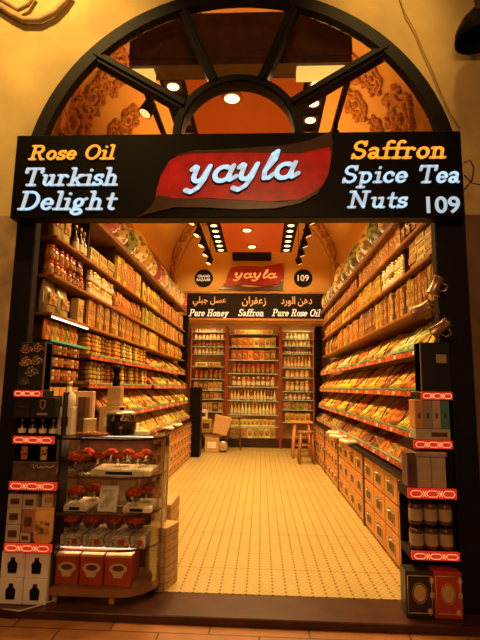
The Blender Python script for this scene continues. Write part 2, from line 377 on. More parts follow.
def strokes(gb, text, x0, z0, h, wid, y0, y1, nw=.075, nh=.045, shear=.22, glyphs=GL, slope=0):
    """write text with baseline start (x0,z0), cap height h, total width wid"""
    tot = sum(glyphs[c][0] for c in text); kx = wid/tot; x = 0
    for c in text:
        adv, st = glyphs[c]
        for line in st:
            pts = []
            for a, b in zip(line, line[1:]):
                pts.append((a, b))
            for a, b in pts:
                E = []
                for (px, pz) in (a, b):
                    for i in range(10):
                        t = 2*PI*i/10; ex = px+nw*math.cos(t)*h/kx; ez = pz+nh*math.sin(t)
                        X_ = x0+(x+ex)*kx+ez*h*shear; Z_ = z0+ez*h+slope*(x+ex)*kx
                        E.append((X_, Z_))
                gb.prism(hull(E), y0, y1)
        x += adv
    return gb
def boldtext(s, m, w, h, name, parent, loc, off=.0, ext=.004, shear=0):
    c = bpy.data.curves.new(name, 'FONT'); c.body = s; c.align_x = 'CENTER'; c.align_y = 'CENTER'; c.extrude = ext; c.offset = off; c.shear = shear
    o = bpy.data.objects.new(name, c); COL.objects.link(o)
    bpy.context.view_layer.update()
    me = bpy.data.meshes.new_from_object(o.evaluated_get(bpy.context.evaluated_depsgraph_get())); COL.objects.unlink(o); bpy.data.objects.remove(o)
    xs = [v.co.x for v in me.vertices]; ys = [v.co.y for v in me.vertices]
    cx, cy = (max(xs)+min(xs))/2, (max(ys)+min(ys))/2; kx = w/(max(xs)-min(xs)); ky = h/(max(ys)-min(ys))
    for v in me.vertices: v.co = Vector(((v.co.x-cx)*kx, -v.co.z, (v.co.y-cy)*ky))
    me.materials.clear(); me.materials.append(m); me.name = name
    o = bpy.data.objects.new(name, me); COL.objects.link(o); o.parent = parent; o.location = loc; return o

# ------------------------------------------------------------------ the big sign over the door
SY = .15
sg = empty('shop_sign', (-.21, SY, 2.68), 'long black shop sign with white, yellow and red-backed lit lettering above the entrance', 'sign')
def S(px, py):                 # sign-local x,z
    p = at(px, py, 'y', SY); return p.x+.21, p.z-2.68
g(blackgloss).box(-1.68, 1.66, 0, .12, 0, .665, .006).obj('sign_box', sg)
for s_, (xa, yb), (xb, _), h, m, nm in (
    ('Rose Oil', (29,160), (118,0), .112, t_yel, 'lettering'), ('Turkish', (22,186), (123,0), .138, t_white, 'lettering'), ('Delight', (18,210), (119,0), .142, t_white, 'lettering'),
    ('Saffron', (350,159), (451,0), .135, t_yel, 'lettering'), ('Spice', (341,183), (411,0), .130, t_white, 'lettering'), ('Tea', (417,183), (464,0), .130, t_white, 'lettering'), ('Nuts', (347,208), (411,0), .125, t_white, 'lettering')):
    a = S(xa, yb); b = S(xb-4, yb)
    tot = sum(GL[c][0] for c in s_); xx = 0; k_ = (b[0]-a[0])/tot
    for wd in s_.split(' '):
        ww = sum(GL[c][0] for c in wd); strokes(g(m), wd, a[0]+xx*k_, a[1], h, ww*k_, -.012, .002, nw=.085, nh=.058).obj(nm, sg); xx += ww+GL[' '][0]
c = S(443, 205); boldtext('109', t_white, .235, .125, 'number', sg, (c[0], -.004, c[1]), off=.016)
def poly(pts): return [S(*p) for p in pts]
g(logobrn).prism(poly([(171,158),(190,152),(244,149),(286,146),(310,141),(331,132),(333,150),(330,165),(331,147),(300,154),(244,153),(190,154)]), -.014, -.001).prism(poly([(139,217),(150,209),(158,196),(175,199),(202,199),(240,201),(280,203),(300,200),(315,192),(322,186),(318,194),(300,204),(275,209),(240,210),(200,208),(175,208),(158,212)]), -.016, -.001).obj('logo_ribbon', sg)
g(logored).prism(poly([(155,207),(157,190),(161,176),(170,161),(182,154),(196,151),(244,151),(286,153),(310,150),(330,145),(331,160),(328,175),(322,187),(312,195),(298,200),(270,202),(235,200),(202,198),(173,201)]), -.010, -.001).obj('logo_field', sg)
a = S(187, 184); b = S(300, 184)
hgt = .205
strokes(g(logoblk), 'yayla', a[0]+.005, a[1]-.006, hgt, b[0]-a[0]-.03, -.018, -.008, nw=.125, nh=.12, shear=.28, glyphs=BR, slope=.045).obj('logo_outline', sg)
strokes(g(t_white), 'yayla', a[0]+.005, a[1], hgt, b[0]-a[0]-.03, -.024, -.017, nw=.092, nh=.080, shear=.28, glyphs=BR, slope=.045).obj('logo_lettering', sg)
for sx in (-1.2, 0, 1.2): g(black).box(sx-.03, sx+.03, .12, .20, .2, .5).obj('bracket', sg)

# ------------------------------------------------------------------ hanging ceiling panel and its lamps
PZ = 4.30
pn = empty('hanging_ceiling_panel', (-.18, 3.5, PZ), 'glossy orange suspended ceiling panel with black lamp strips along both edges', 'ceiling panel')
g(orangep).box(-.56, .56, -2.75, 2.95, 0, .07, .004).obj('panel', pn)
for sx in (-1, 1):
    a, b = sorted((sx*.56, sx*.80)); g(black).box(a, b, -2.75, 2.95, -.005, .08, .004).obj('lamp_strip', pn)
for (x, y) in ((-.5,-2.2),(.5,-2.2),(-.5,2.3),(.5,2.3)): g(black).tube([(x,y,.05),(x,y,1.42)], .008).obj('hanger', pn)
r = g(mat('lamp_trim', (.05,.025,.01), .4, 0)).box(-.085,.085,-.085,.085,-.012,0,.003).obj('recessed_lamp')
l1 = g(mat('lamp_well', (.5,.2,.05), .4)).lathe([(.068,-.016),(.07,-.012),(.07,-.010)], 20).obj('bezel', r); l2 = g(lampm).lathe([(.05,-.020),(.055,-.016)], 20).obj('lens', r)
proto('recessed', r, 'lamp', (l1, l2))
k = 0
for side, sx in (('left',-1),('right',1)):
    for i in range(19):
        y = .93+i*.295
        place('recessed', (-.18+sx*.68, y, PZ-.006), label='%s square recessed lamp from the entrance, ceiling strip beside the %s wall' % (ordn(i), side), group='square lamps in the ceiling strips')
r = g(mat('ring_trim', (.55,.25,.08), .3, .3)).lathe([(.095,-.02),(.105,-.012),(.108,0)], 24).obj('round_downlight')
l2 = g(lampm).lathe([(.068,-.026),(.075,-.02)], 24, sy=1).obj('lens', r); proto('round', r, 'lamp', (l2,))
for i, (px, py) in enumerate(((232,97),(250,219),(247,229.5),(252,246))):
    if i == 1: continue
    p = at(px, py, 'z', PZ); place('round', (p.x, p.y, PZ), label='round downlight in the orange panel, %s from the entrance' % ordn(min(i,3)-(i > 0)), group='round downlights in the orange panel')
# adjustable track spots along both sides
r = bpy.data.objects.new('track_spotlight', None); COL.objects.link(r)
k1 = g(black).box(-.02,.02,-.06,.06,.10,.14).tube([(0,0,.12),(0,0,.03)], .012).obj('mount', r)
k2 = g(black).lathe([(.03,.09),(.06,.07),(.065,-.06)], 14, cap=True).obj('spot_body', r)
k3 = g(lamp2).lathe([(.02,-.067),(.05,-.064),(.055,-.060)], 14).obj('lens', r)
for kk in (k2, k3): kk.rotation_euler = (R_(-12), R_(22), 0)
proto('track', r, 'spotlight', (k1, k2, k3))
def track(x, y0, y1, nm):
    g(black).box(x-.025, x+.025, y0, y1, PZ-.10, PZ-.06).tube([(x,y0+.2,PZ-.08),(x,y0+.2,5.6)], .006).tube([(x,y1-.2,PZ-.08),(x,y1-.2,5.6)], .006).obj('lamp_track', label='black lamp track hanging beside the orange panel by the %s wall' % nm, cat='lamp track')
track(-1.10, .75, 6.6, 'left'); track(.76, .75, 6.6, 'right')
for side, x, sg_ in (('left',-1.10,1),('right',.76,-1)):
    yf = at(147,122,'x',-1.10).y if side == 'left' else at(335,113,'x',.76).y
    for i, y in enumerate((yf, 3.9, 4.5, 5.1, 5.7, 6.3)):
        o = place('track', (x, y, PZ-.24), (0,0,0 if sg_ > 0 else PI), label='black track spotlight by the %s wall, %s from the entrance' % (side, ordn(i)), group='track spotlights')
# dark shutter housing behind the fanlight
sh = empty('roller_shutter_box', (-.18, .62, 4.05), 'dark brown roller shutter box across the arch behind the fanlight', 'shutter box')
g(dwood).box(-1.02, .95, -.02, .24, .28, .72, .01).obj('housing', sh); g(dwood).box(-1.02, .95, .0, .20, .22, .28).obj('guide_rail', sh)
for i, (sx, wd) in enumerate(((-1.0,.20),(.47,.42))):  # plain emissive yellow boxes below the shutter housing
    b = g(mat('glowing_box', (.8,.7,.3), emit=1.0, ecol=(1,.68,.16))).box(0, wd, 0, .10, 0, .09, .004).obj('glowing_panel', loc=(-.18+sx+.0, .64, 4.17), cat='light', label=('narrow' if i == 0 else 'wide')+' glowing yellow panel under the dark shutter box')
# rococo plaster ornaments on the vault
def vhit(px, py):
    d = (ROT @ Vector(((px-240)/FPX, -(py-320)/FPX, -1))); ox = CAM.x-CX; oz = CAM.z-SPR
    A = d.x**2+d.z**2; B = 2*(ox*d.x+oz*d.z); Cc = ox*ox+oz*oz-HW*HW
    t = (-B+math.sqrt(max(0, B*B-4*A*Cc)))/(2*A); return CAM+d*t
def vault(u, y, inset):        # u = angle
    return Vector((CX+(HW-inset)*math.cos(u), y, SPR+(HW-inset)*math.sin(u)))
def ornament(px_list, label):
    gb = g(ornam)
    for (px, py, size) in px_list:
        P = vhit(px, py)
        if P.y > 7.3: P.y = 7.25
        u0 = math.atan2(P.z-SPR, P.x-CX); y0 = P.y
        rnd = random.Random(px*7+py)
        def V(a, r, ins): return vault(u0+r*math.cos(a)/HW, y0+r*math.sin(a), ins)
        for rr in (size, size*.62):
            N_ = 20; wob = .12 if rr == size else .2
            gb.tube([V(2*PI*i/N_, rr*(1+wob*math.sin(i*2.5)), .02) for i in range(N_+1)], size*.11, 6)
        for j in range(7):
            a0 = 2*PI*j/7; c0 = size*.82
            pts = [V(a0+.5*math.sin(t*.8), c0*(1+.42*math.cos(t*.9)*(1-t/9)), .03) for t in range(9)]
            gb.tube(pts, [size*.12*(1-t/12) for t in range(9)], 6)
            q = V(a0+.3, size*1.15, .03); m0 = gb.mx; gb.mx = Matrix.Translation(q); gb.lathe([(.001,-.4*size*.4),(size*.16,-.03),(size*.16,.03),(.001,.4*size*.4)], 8, cap=False); gb.mx = m0
        gb.mx = Matrix.Translation(V(0,0,.02)); gb.lathe([(.001,-size*.3),(size*.22,-size*.1),(size*.22,size*.1),(.001,size*.3)], 10, cap=False); gb.mx = Matrix()
    gb.obj('plaster_ornament', label=label, cat='wall ornament')
ornament([(72,122,.30),(93,98,.17),(112,72,.24),(128,120,.18),(112,132,.13)], 'gilded plaster scrollwork on the vault seen through the left half of the fanlight')
ornament([(402,118,.30),(372,78,.17),(343,62,.26),(356,104,.20),(378,128,.14)], 'gilded plaster scrollwork on the vault seen through the right half of the fanlight')
ornament([(176,278,.16),(182,262,.22),(192,248,.2)], 'gilded plaster scroll where the vault meets the back wall by the two-line black disc')
ornament([(333,280,.16),(324,264,.22),(314,250,.2)], 'gilded plaster scroll where the vault meets the back wall by the 109 disc')

# ------------------------------------------------------------------ signs on the back wall
BY = 7.95
def bsign(px0, py0, px1, py1): a = at(px0, py0, 'y', BY); b = at(px1, py1, 'y', BY); return a, b
a, b = bsign(186, 292, 327, 322)
s = empty('product_sign', ((a.x+b.x)/2, BY, b.z), 'wide dark sign above the back shelves naming honey, saffron and rose oil', 'sign')
hw = (b.x-a.x)/2; hh = a.z-b.z
g(mat('sign_frame', (.55,.25,.07), .4)).box(-hw, hw, -.10, 0, 0, hh, .01).obj('frame', s)
g(mat('sign_face', (.012,.005,.003), .6, spec=.2)).box(-hw+.05, hw-.05, -.115, -.10, .07, hh-.05).obj('face', s)
def L2(px, py): p = at(px, py, 'y', BY-.115); return p.x-s.location.x, p.z-s.location.z
for t_, x0, x1 in (('Pure Honey',189,229), ('Saffron',238,265), ('Pure Rose Oil',272,321)):
    q = L2(x0, 316); w = L2(x1, 316); tot = sum(GL[c][0] for c in t_); xx = 0
    for wd in t_.split(' '):
        ww = sum(GL[c][0] for c in wd); k_ = (w[0]-q[0]-.03)/tot
        strokes(g(t_in), wd, q[0]+xx*k_, q[1], .165, ww*k_, -.122, -.114, nw=.08, nh=.055).obj('lettering', s); xx += ww+GL[' '][0]
for t_, x0, x1 in (('\ufef2\ufee0\ufe92\ufe9f \ufede\ufeb4\ufecb',193,226), ('\ufee5\ufe8d\ufead\ufed4\ufecb\ufeaf',242,266), ('\ufea9\ufead\ufeee\ufedf\ufe8d \ufee6\ufeeb\ufea9',281,312)):
    q = L2((x0+x1)/2, 301.5); w = L2(x1, 301)[0]-L2(x0, 301)[0]
    boldtext(t_, t_iny, w, .24, 'arabic_lettering', s, (q[0], -.12, q[1]), off=.01)
for (px, py, t_, lab) in ((204,278.5,'GRAND\nBAZAAR','round black disc with two short lines of lettering on the back wall'), (303,278.5,'109','round black disc with the number 109 on the back wall')):
    p = at(px, py, 'y', BY); d = empty('round_sign', (p.x, BY, p.z), lab, 'sign')
    gb = g(black); gb.mx = Matrix.Rotation(PI/2, 4, 'X'); gb.lathe([(.22,0),(.22,.04),(.21,.05)], 32).obj('disc', d)
    if 'G' in t_: boldtext('GRAND', t_in, .30, .065, 'lettering', d, (0,-.058,.045), off=.012); boldtext('BAZAAR', t_in, .34, .065, 'lettering', d, (0,-.058,-.045), off=.012)
    else: boldtext('109', t_in, .27, .15, 'number', d, (0,-.058,0), off=.012)
p = at(252, 257, 'y', BY); g(black).box(-.47,.47,-.16,0,-.10,.10,.01).obj('air_conditioner', loc=(p.x, BY, p.z), label='small dark wall unit above the inner red logo sign', cat='wall unit'); 
p = at(255, 276, 'y', BY); d = empty('logo_sign', (p.x, BY, p.z), 'red ribbon-shaped sign with gold script on the back wall', 'sign')
def L3(px, py): q = at(px, py, 'y', BY-.06); return q.x-p.x, q.z-p.z
g(logobrn).prism([L3(*q) for q in ((219,289),(226,282),(232,285),(250,287),(275,286),(283,280),(285,262),(283,290),(250,291))], -.06, 0).obj('ribbon', d)
g(mat('logo_red_inner', (.34,.015,.006), .5, emit=.03, ecol=(1,.03,.01))).prism([L3(*q) for q in ((225,287),(227,277),(231,268),(240,266),(262,267),(283,263),(284,276),(279,284),(266,286),(245,284))], -.09, 0).obj('sign_field', d)
q = L3(234, 279); w = L3(278, 279)
strokes(g(t_iny), 'yayla', q[0], q[1]+.02, .19, w[0]-q[0]-.04, -.11, -.088, nw=.10, nh=.09, glyphs=BR).obj('lettering', d)

# ------------------------------------------------------------------ goods: one prototype each
def pouch_mesh(w=.11, d=.05, h=.22):
    gb = g(tintg); prof = [(0,.75,.9),(.06,.98,1),(.3,1,1),(.6,1,.9),(.85,1,.45),(.93,1,.12),(1,1,.10)]
    v = []; f = []
    for (t, kw, kd) in prof:
        for i in range(12):
            a = 2*PI*i/12; ca, sa = math.cos(a), math.sin(a)
            v.append((math.copysign(abs(ca)**.6, ca)*w/2*kw, math.copysign(abs(sa)**.8, sa)*d/2*kd, h*t))
    for j in range(len(prof)-1):
        for i in range(12): k = (i+1) % 12; f.append((j*12+i, j*12+k, (j+1)*12+k, (j+1)*12+i))
    f += [list(range(12))[::-1], [(len(prof)-1)*12+i for i in range(12)]]
    return gb.add(v, f, True)
r = pouch_mesh().obj('food_pouch'); l = g(print_m).box(-.038,.038,-.028,-.0235,.06,.14,.001).obj('label', r); proto('pouch', r, 'food packet', (l,))
r = g(tint).box(-.05,.05,-.03,.03,0,.20,.003).obj('food_carton'); l = g(print_m).box(-.038,.038,-.0315,-.029,.05,.15).obj('label', r); l2 = g(gold).box(-.051,.051,-.031,.031,.185,.20,.002).obj('lid', r); proto('carton', r, 'box', (l, l2))
r = g(tint).box(-.11,.11,-.12,.12,0,.055,.004).obj('flat_sweet_box'); l = g(print_m).box(-.08,.08,-.1215,-.119,.012,.043).obj('label', r); proto('flat', r, 'box', (l,))
r = g(tintg).box(-.03,.03,-.015,.015,0,.30,.004).obj('long_packet'); l = g(print_m).box(-.02,.02,-.0165,-.014,.08,.24).obj('label', r); l2 = g(gold).box(-.031,.031,-.004,.004,.30,.312).obj('seal', r); proto('long', r, 'food packet', (l, l2))
r = g(tintg).lathe([(.036,0),(.04,.006),(.04,.085),(.032,.10),(.032,.104)], 14).obj('glass_jar'); l = g(redlid).lathe([(.035,.103),(.036,.106),(.036,.124),(.033,.126)], 14).obj('lid', r); l2 = g(print_m).lathe([(.0408,.03),(.0408,.07)], 14, cap=False).obj('label', r); proto('jar', r, 'jar', (l, l2))
r = g(tintg).lathe([(.036,0),(.04,.006),(.04,.085),(.032,.10),(.032,.104)], 14).obj('honey_jar'); l = g(gold).lathe([(.035,.103),(.036,.106),(.036,.124),(.033,.126)], 14).obj('lid', r); l2 = g(cream).lathe([(.0408,.022),(.0408,.07)], 14, cap=False).obj('label', r); proto('honey', r, 'jar', (l, l2))
r = g(tintg).lathe([(.026,0),(.03,.005),(.03,.11),(.012,.15),(.011,.19)], 12).obj('bottle'); l = g(gold).lathe([(.014,.188),(.014,.215)], 12).obj('cap', r); l2 = g(cream).lathe([(.0306,.03),(.0306,.09)], 12, cap=False).obj('label', r); proto('bottle', r, 'bottle', (l, l2))
r = g(tint).lathe([(.022,0),(.023,.003),(.023,.098),(.022,.10)], 12).obj('spice_tin'); l = g(black).lathe([(.0235,.085),(.0235,.102),(.02,.104)], 12).obj('lid', r); l2 = g(print_m).lathe([(.0235,.03),(.0235,.065)], 12, cap=False).obj('label', r); proto('tin', r, 'tin', (l, l2))
gb = g(platm); gb.mx = Matrix.Rotation(PI/2, 4, 'X'); r = gb.lathe([(.001,.0),(.10,.0),(.15,.012),(.21,.03),(.215,.026),(.15,0),(.10,-.012),(.001,-.012)], 28, cap=False).obj('decorative_platter')
gb = g(tintg); gb.mx = Matrix.Rotation(PI/2, 4, 'X'); l = gb.tube([(.213*math.cos(2*PI*i/28), .213*math.sin(2*PI*i/28), .029) for i in range(29)], .006, 6).obj('rim', r); l['_t'] = 1; proto('platter', r, 'platter', (l,))
# a bar of sweets lying up the slope: local +x is up-slope
gb = g(sweet); N_ = 9
v = []; f = []
for j in range(N_+1):
    for i in range(8):
        a = 2*PI*i/8; v.append((.36*j/N_, (.034+random.uniform(-.003,.003))*math.cos(a), .02+(.022+random.uniform(-.004,.004))*math.sin(a)))
for j in range(N_):
    for i in range(8): k = (i+1) % 8; f.append((j*8+i, j*8+k, (j+1)*8+k, (j+1)*8+i))
f += [list(range(8))[::-1], [N_*8+i for i in range(8)]]
r = gb.add(v, f, True).obj('sweet_bar'); proto('bar', r, 'sweet')
gb = g(sweet)      # an upright stack of cut sweets
for j in range(5):
    gb.mx = Matrix.Translation((random.uniform(-.006,.006), random.uniform(-.006,.006), .05*j)) @ Matrix.Rotation(random.uniform(-.15,.15), 4, 'Z'); gb.box(-.05,.05,-.06,.06,0,.049,.012)
r = gb.obj('stacked_sweets'); proto('stack', r, 'sweets')

AM = dict(amber=(0.700,0.333,0.046), gold=(0.740,0.512,0.092), cream=(0.800,0.742,0.310), orange=(0.800,0.243,0.023), red=(0.500,0.045,0.014), brown=(0.240,0.109,0.029), dark=(0.050,0.028,0.014), yellow=(0.850,0.640,0.057), green=(0.280,0.358,0.057), tan=(0.560,0.410,0.127), rust=(0.420,0.141,0.029), honey=(0.600,0.282,0.023), white=(0.820,0.850,0.598))
CN = {k: k for k in AM}; CN['dark'] = 'dark brown'; CN['amber'] = 'amber'
WORD = dict(pouch='pouch', carton='carton', flat='flat sweet box', long='long packet', jar='red-lidded jar', honey='gold-lidded jar', bottle='bottle', tin='spice tin', platter='painted platter', bar='sweet bar', stack='stack of cut sweets')
SIZE = dict(pouch=(.115,.22), carton=(.105,.20), flat=(.235,.055), long=(.068,.31), jar=(.086,.126), honey=(.086,.126), bottle=(.066,.215), tin=(.05,.104), stack=(.115,.25))
def row(side, z, y0, y1, key, cols, hmax, shelf, count, lat=1.498, tiers=1, jit=.02, wide=1.0):
    """goods standing along a wall shelf; lat is the distance of their fronts from the shop's axis; returns running count"""
    w, h = SIZE[key]; sg_ = -1 if side == 'left' else 1; sz = min(hmax/tiers/h*.97, 1.75 if key != 'flat' else 2); kx = wide*min(max(sz, .8), 1.25)
    step = w*kx*1.04; y = y0+step/2; d = {'pouch':.03,'carton':.035,'flat':.13,'long':.02,'jar':.045,'honey':.045,'bottle':.035,'tin':.028,'stack':.07}[key]
    while y+step/2 <= y1+.005:
        hj = sz*(1-random.uniform(0, .10 if tiers == 1 else 0)); cn = random.choice(cols)
        for t in range(tiers):
            x = CX+sg_*(lat+d*kx+random.uniform(0, jit))
            tilt = R_(random.uniform(-1.5,1.5)) if tiers == 1 else 0
            lab = '%s %s, %s from the entrance, %s %s-wall shelf' % (CN[cn], WORD[key], ordn(count), shelf, side)
            if tiers > 1: lab = '%s %s, %s up in the %s pile, %s %s-wall shelf' % (CN[cn], WORD[key], ordn(t), ordn(count), shelf, side)
            c = tuple(max(0, q*k__) for k__ in (random.uniform(.45,1.1),) for q in AM[cn])
            place(key, (x, y, z+t*h*sz), (0, 0, -sg_*PI/2+tilt), (kx, kx, hj), lab, 'goods on the %s shelf of the %s wall' % (shelf, side), c)
        y += step; count += 1
    return count

# wall shelving bays
YB = [.45, 1.28, 2.10, 3.35, 4.60, 5.75, 6.85]
Z = {'left': [2.33, 2.65, 3.09], 'right': [2.13, 2.50, 2.81, 3.09]}
for side, sg_ in (('left',-1),('right',1)):
    for i in range(6):
        y0, y1 = YB[i], YB[i+1]
        t = empty('wall_shelving', (CX+sg_*HW, (y0+y1)/2, 0), 'upper wooden shelving bay on the %s wall, %s bay from the entrance' % (side, ordn(i)), 'shelving', 'upper shelving bays of the %s wall' % side)
        L = (y1-y0)/2
        def bx(gb, la0, la1, ya, yb, z0, z1, b=0):
            a, c_ = sorted((sg_*(la0-HW), sg_*(la1-HW))); return gb.box(a, c_, ya, yb, z0, z1, b)
        bx(g(dwood), 1.86, HW-.002, -L, L, 2.0 if side == 'left' else 2.11, 3.07).obj('back_panel', t)
        if i: bx(g(dwood), 1.54, 1.86, -L, -L+.012, 2.0 if side == 'left' else 2.11, 3.07).obj('side_panel', t)
        zs = Z[side] if side == 'right' else [2.02]+Z[side]
        for z in zs:
            o = bx(g(wood), 1.49 if z < 3 else 1.47, 1.86, -L, L, z-.022, z, .004).obj('shelf', t)
            bx(g(wood if z > 3 else edgem), 1.475 if z < 3 else 1.45, 1.495, -L, L, z-(.024 if z < 3 else .05), z+.002, .003).obj('shelf_edge', o)
O = 'orange amber gold yellow rust tan'.split()
# left wall
c = row('left', 2.65, .46, .95, 'pouch', ['tan','cream'], .40, 'upper', 0, wide=1.2)
c = row('left', 2.65, .96, 1.26, 'bottle', ['dark','brown'], .30, 'upper', c)
c = row('left', 2.65, 1.31, 2.08, 'flat', ['cream','gold'], .18, 'upper', c, tiers=2, wide=.8)
c = row('left', 2.65, 2.12, 3.33, 'carton', ['orange','amber','gold'], .36, 'upper', c)
c = row('left', 2.65, 3.38, 4.58, 'pouch', ['gold','yellow','rust','amber'], .33, 'upper', c)
c = row('left', 2.65, 4.62, 6.82, 'carton', ['rust','amber','yellow'], .30, 'upper', c)
c = row('left', 2.33, .46, 1.26, 'jar', ['red','rust','dark','orange'], .26, 'middle', 0, tiers=2)
c = row('left', 2.33, 1.31, 2.08, 'honey', ['cream','amber','gold'], .27, 'middle', c, tiers=2)
c = row('left', 2.33, 2.12, 3.33, 'pouch', ['orange','rust','gold'], .24, 'middle', c)
c = row('left', 2.33, 3.38, 4.58, 'long', ['yellow','green','gold'], .27, 'middle', c)
c = row('left', 2.33, 4.62, 6.82, 'carton', ['gold','amber','rust','brown'], .26, 'middle', c)
c = row('left', 2.02, .46, 1.0, 'pouch', ['cream','tan'], .28, 'lower', 0, wide=1.5)
c = row('left', 2.02, 1.04, 1.26, 'carton', ['tan'], .26, 'lower', c)
c = row('left', 2.02, 1.31, 3.33, 'long', ['amber','rust','gold','brown'], .30, 'lower', c, wide=1.15)
c = row('left', 2.02, 3.38, 4.58, 'carton', ['yellow','gold','brown'], .27, 'lower', c)
c = row('left', 2.02, 4.62, 6.82, 'pouch', ['rust','gold','amber'], .27, 'lower', c)
# right wall
c = row('right', 2.81, .46, 1.26, 'pouch', ['brown','rust','dark'], .25, 'top', 0)
c = row('right', 2.81, 1.31, 3.33, 'carton', ['gold','amber','orange'], .27, 'top', c)
c = row('right', 2.81, 3.38, 4.0, 'carton', ['red'], .27, 'top', c)
c = row('right', 2.81, 4.0, 6.82, 'pouch', ['yellow','amber','rust'], .26, 'top', c)
c = row('right', 2.50, .46, 1.26, 'flat', ['gold','amber','cream'], .28, 'upper', 0, tiers=4, wide=.7)
c = row('right', 2.50, 1.31, 2.08, 'honey', ['white','cream','gold'], .26, 'upper', c, tiers=2)
c = row('right', 2.50, 2.12, 3.33, 'flat', ['gold','amber','yellow'], .26, 'upper', c, tiers=4, wide=.7)
c = row('right', 2.50, 3.38, 6.82, 'pouch', ['orange','yellow','gold','red'], .27, 'upper', c)
c = row('right', 2.13, .46, 3.33, 'long', ['amber','rust','brown','gold'], .34, 'middle', 0, wide=1.15)
c = row('right', 2.13, 3.38, 5.0, 'carton', ['orange','yellow','rust'], .32, 'middle', c)
c = row('right', 2.13, 5.0, 6.82, 'pouch', ['amber','gold','brown'], .31, 'middle', c)
# platters on the top boards
for side, sg_ in (('left',-1),('right',1)):
    for i in range(15):
        y = 1.0+i*.40; cn = (['gold','cream','red','gold','green','yellow'] if side == 'left' else ['cream','green','gold','green','yellow'])[i % (6 if side == 'left' else 5)]
        s_ = random.uniform(.88,1.12)
        if (side, i) in (('left',5),('right',9)): s_ = 1.2
        tl = R_(12)
        e = (Matrix.Rotation(-sg_*PI/2+sg_*R_(42), 4, 'Z') @ Matrix.Rotation(-tl, 4, 'X')).to_euler()
        place('platter', (CX+sg_*(1.62), y, 3.094+.212*s_), e, (s_,s_,s_), '%s painted platter on the %s wall top board, %s from the entrance' % (CN[cn], side, ordn(i)), 'platters on the %s top board' % side, AM[cn])

# ------------------------------------------------------------------ sloped sweet displays
SEG = [.50, 2.15, 3.85, 5.35, 6.85]
def heap(side, sg_, l0, z0, l1, z1, y0, y1, cn, label, group):
    nx, ny = 12, 9; v = []; f = []; rn = random.Random(int(y0*100+z0*1000))
    for j in range(ny+1):
        for i in range(nx+1):
            a = i/nx; b = j/ny; e = min(1, 5*min(a,1-a))*min(1, 5*min(b,1-b))
            v.append((sg_*(l0+(l1-l0)*a), (y1-y0)*b, z0+(z1-z0)*a+e*(.02+rn.uniform(0,.028))))
    for j in range(ny):
        for i in range(nx): k = j*(nx+1)+i; f.append((k,k+1,k+nx+2,k+nx+1))
    base = len(v); ring_ = [j*(nx+1) for j in range(ny+1)]+[ny*(nx+1)+i for i in range(1,nx+1)]+[j*(nx+1)+nx for j in range(ny-1,-1,-1)]+[i for i in range(nx-1,0,-1)]
    for k in ring_: v.append((v[k][0], v[k][1], v[k][2]-.02))
    for q in range(len(ring_)): f.append((ring_[q], ring_[(q+1)%len(ring_)], base+(q+1)%len(ring_), base+q))
    f.append([base+q for q in range(len(ring_))])
    o = g(nuts).add(v, f, True).obj('loose_sweets', loc=(CX, y0, 0), label=label, cat='loose food', kind='stuff', group=group); o.color = (*AM[cn], 1)
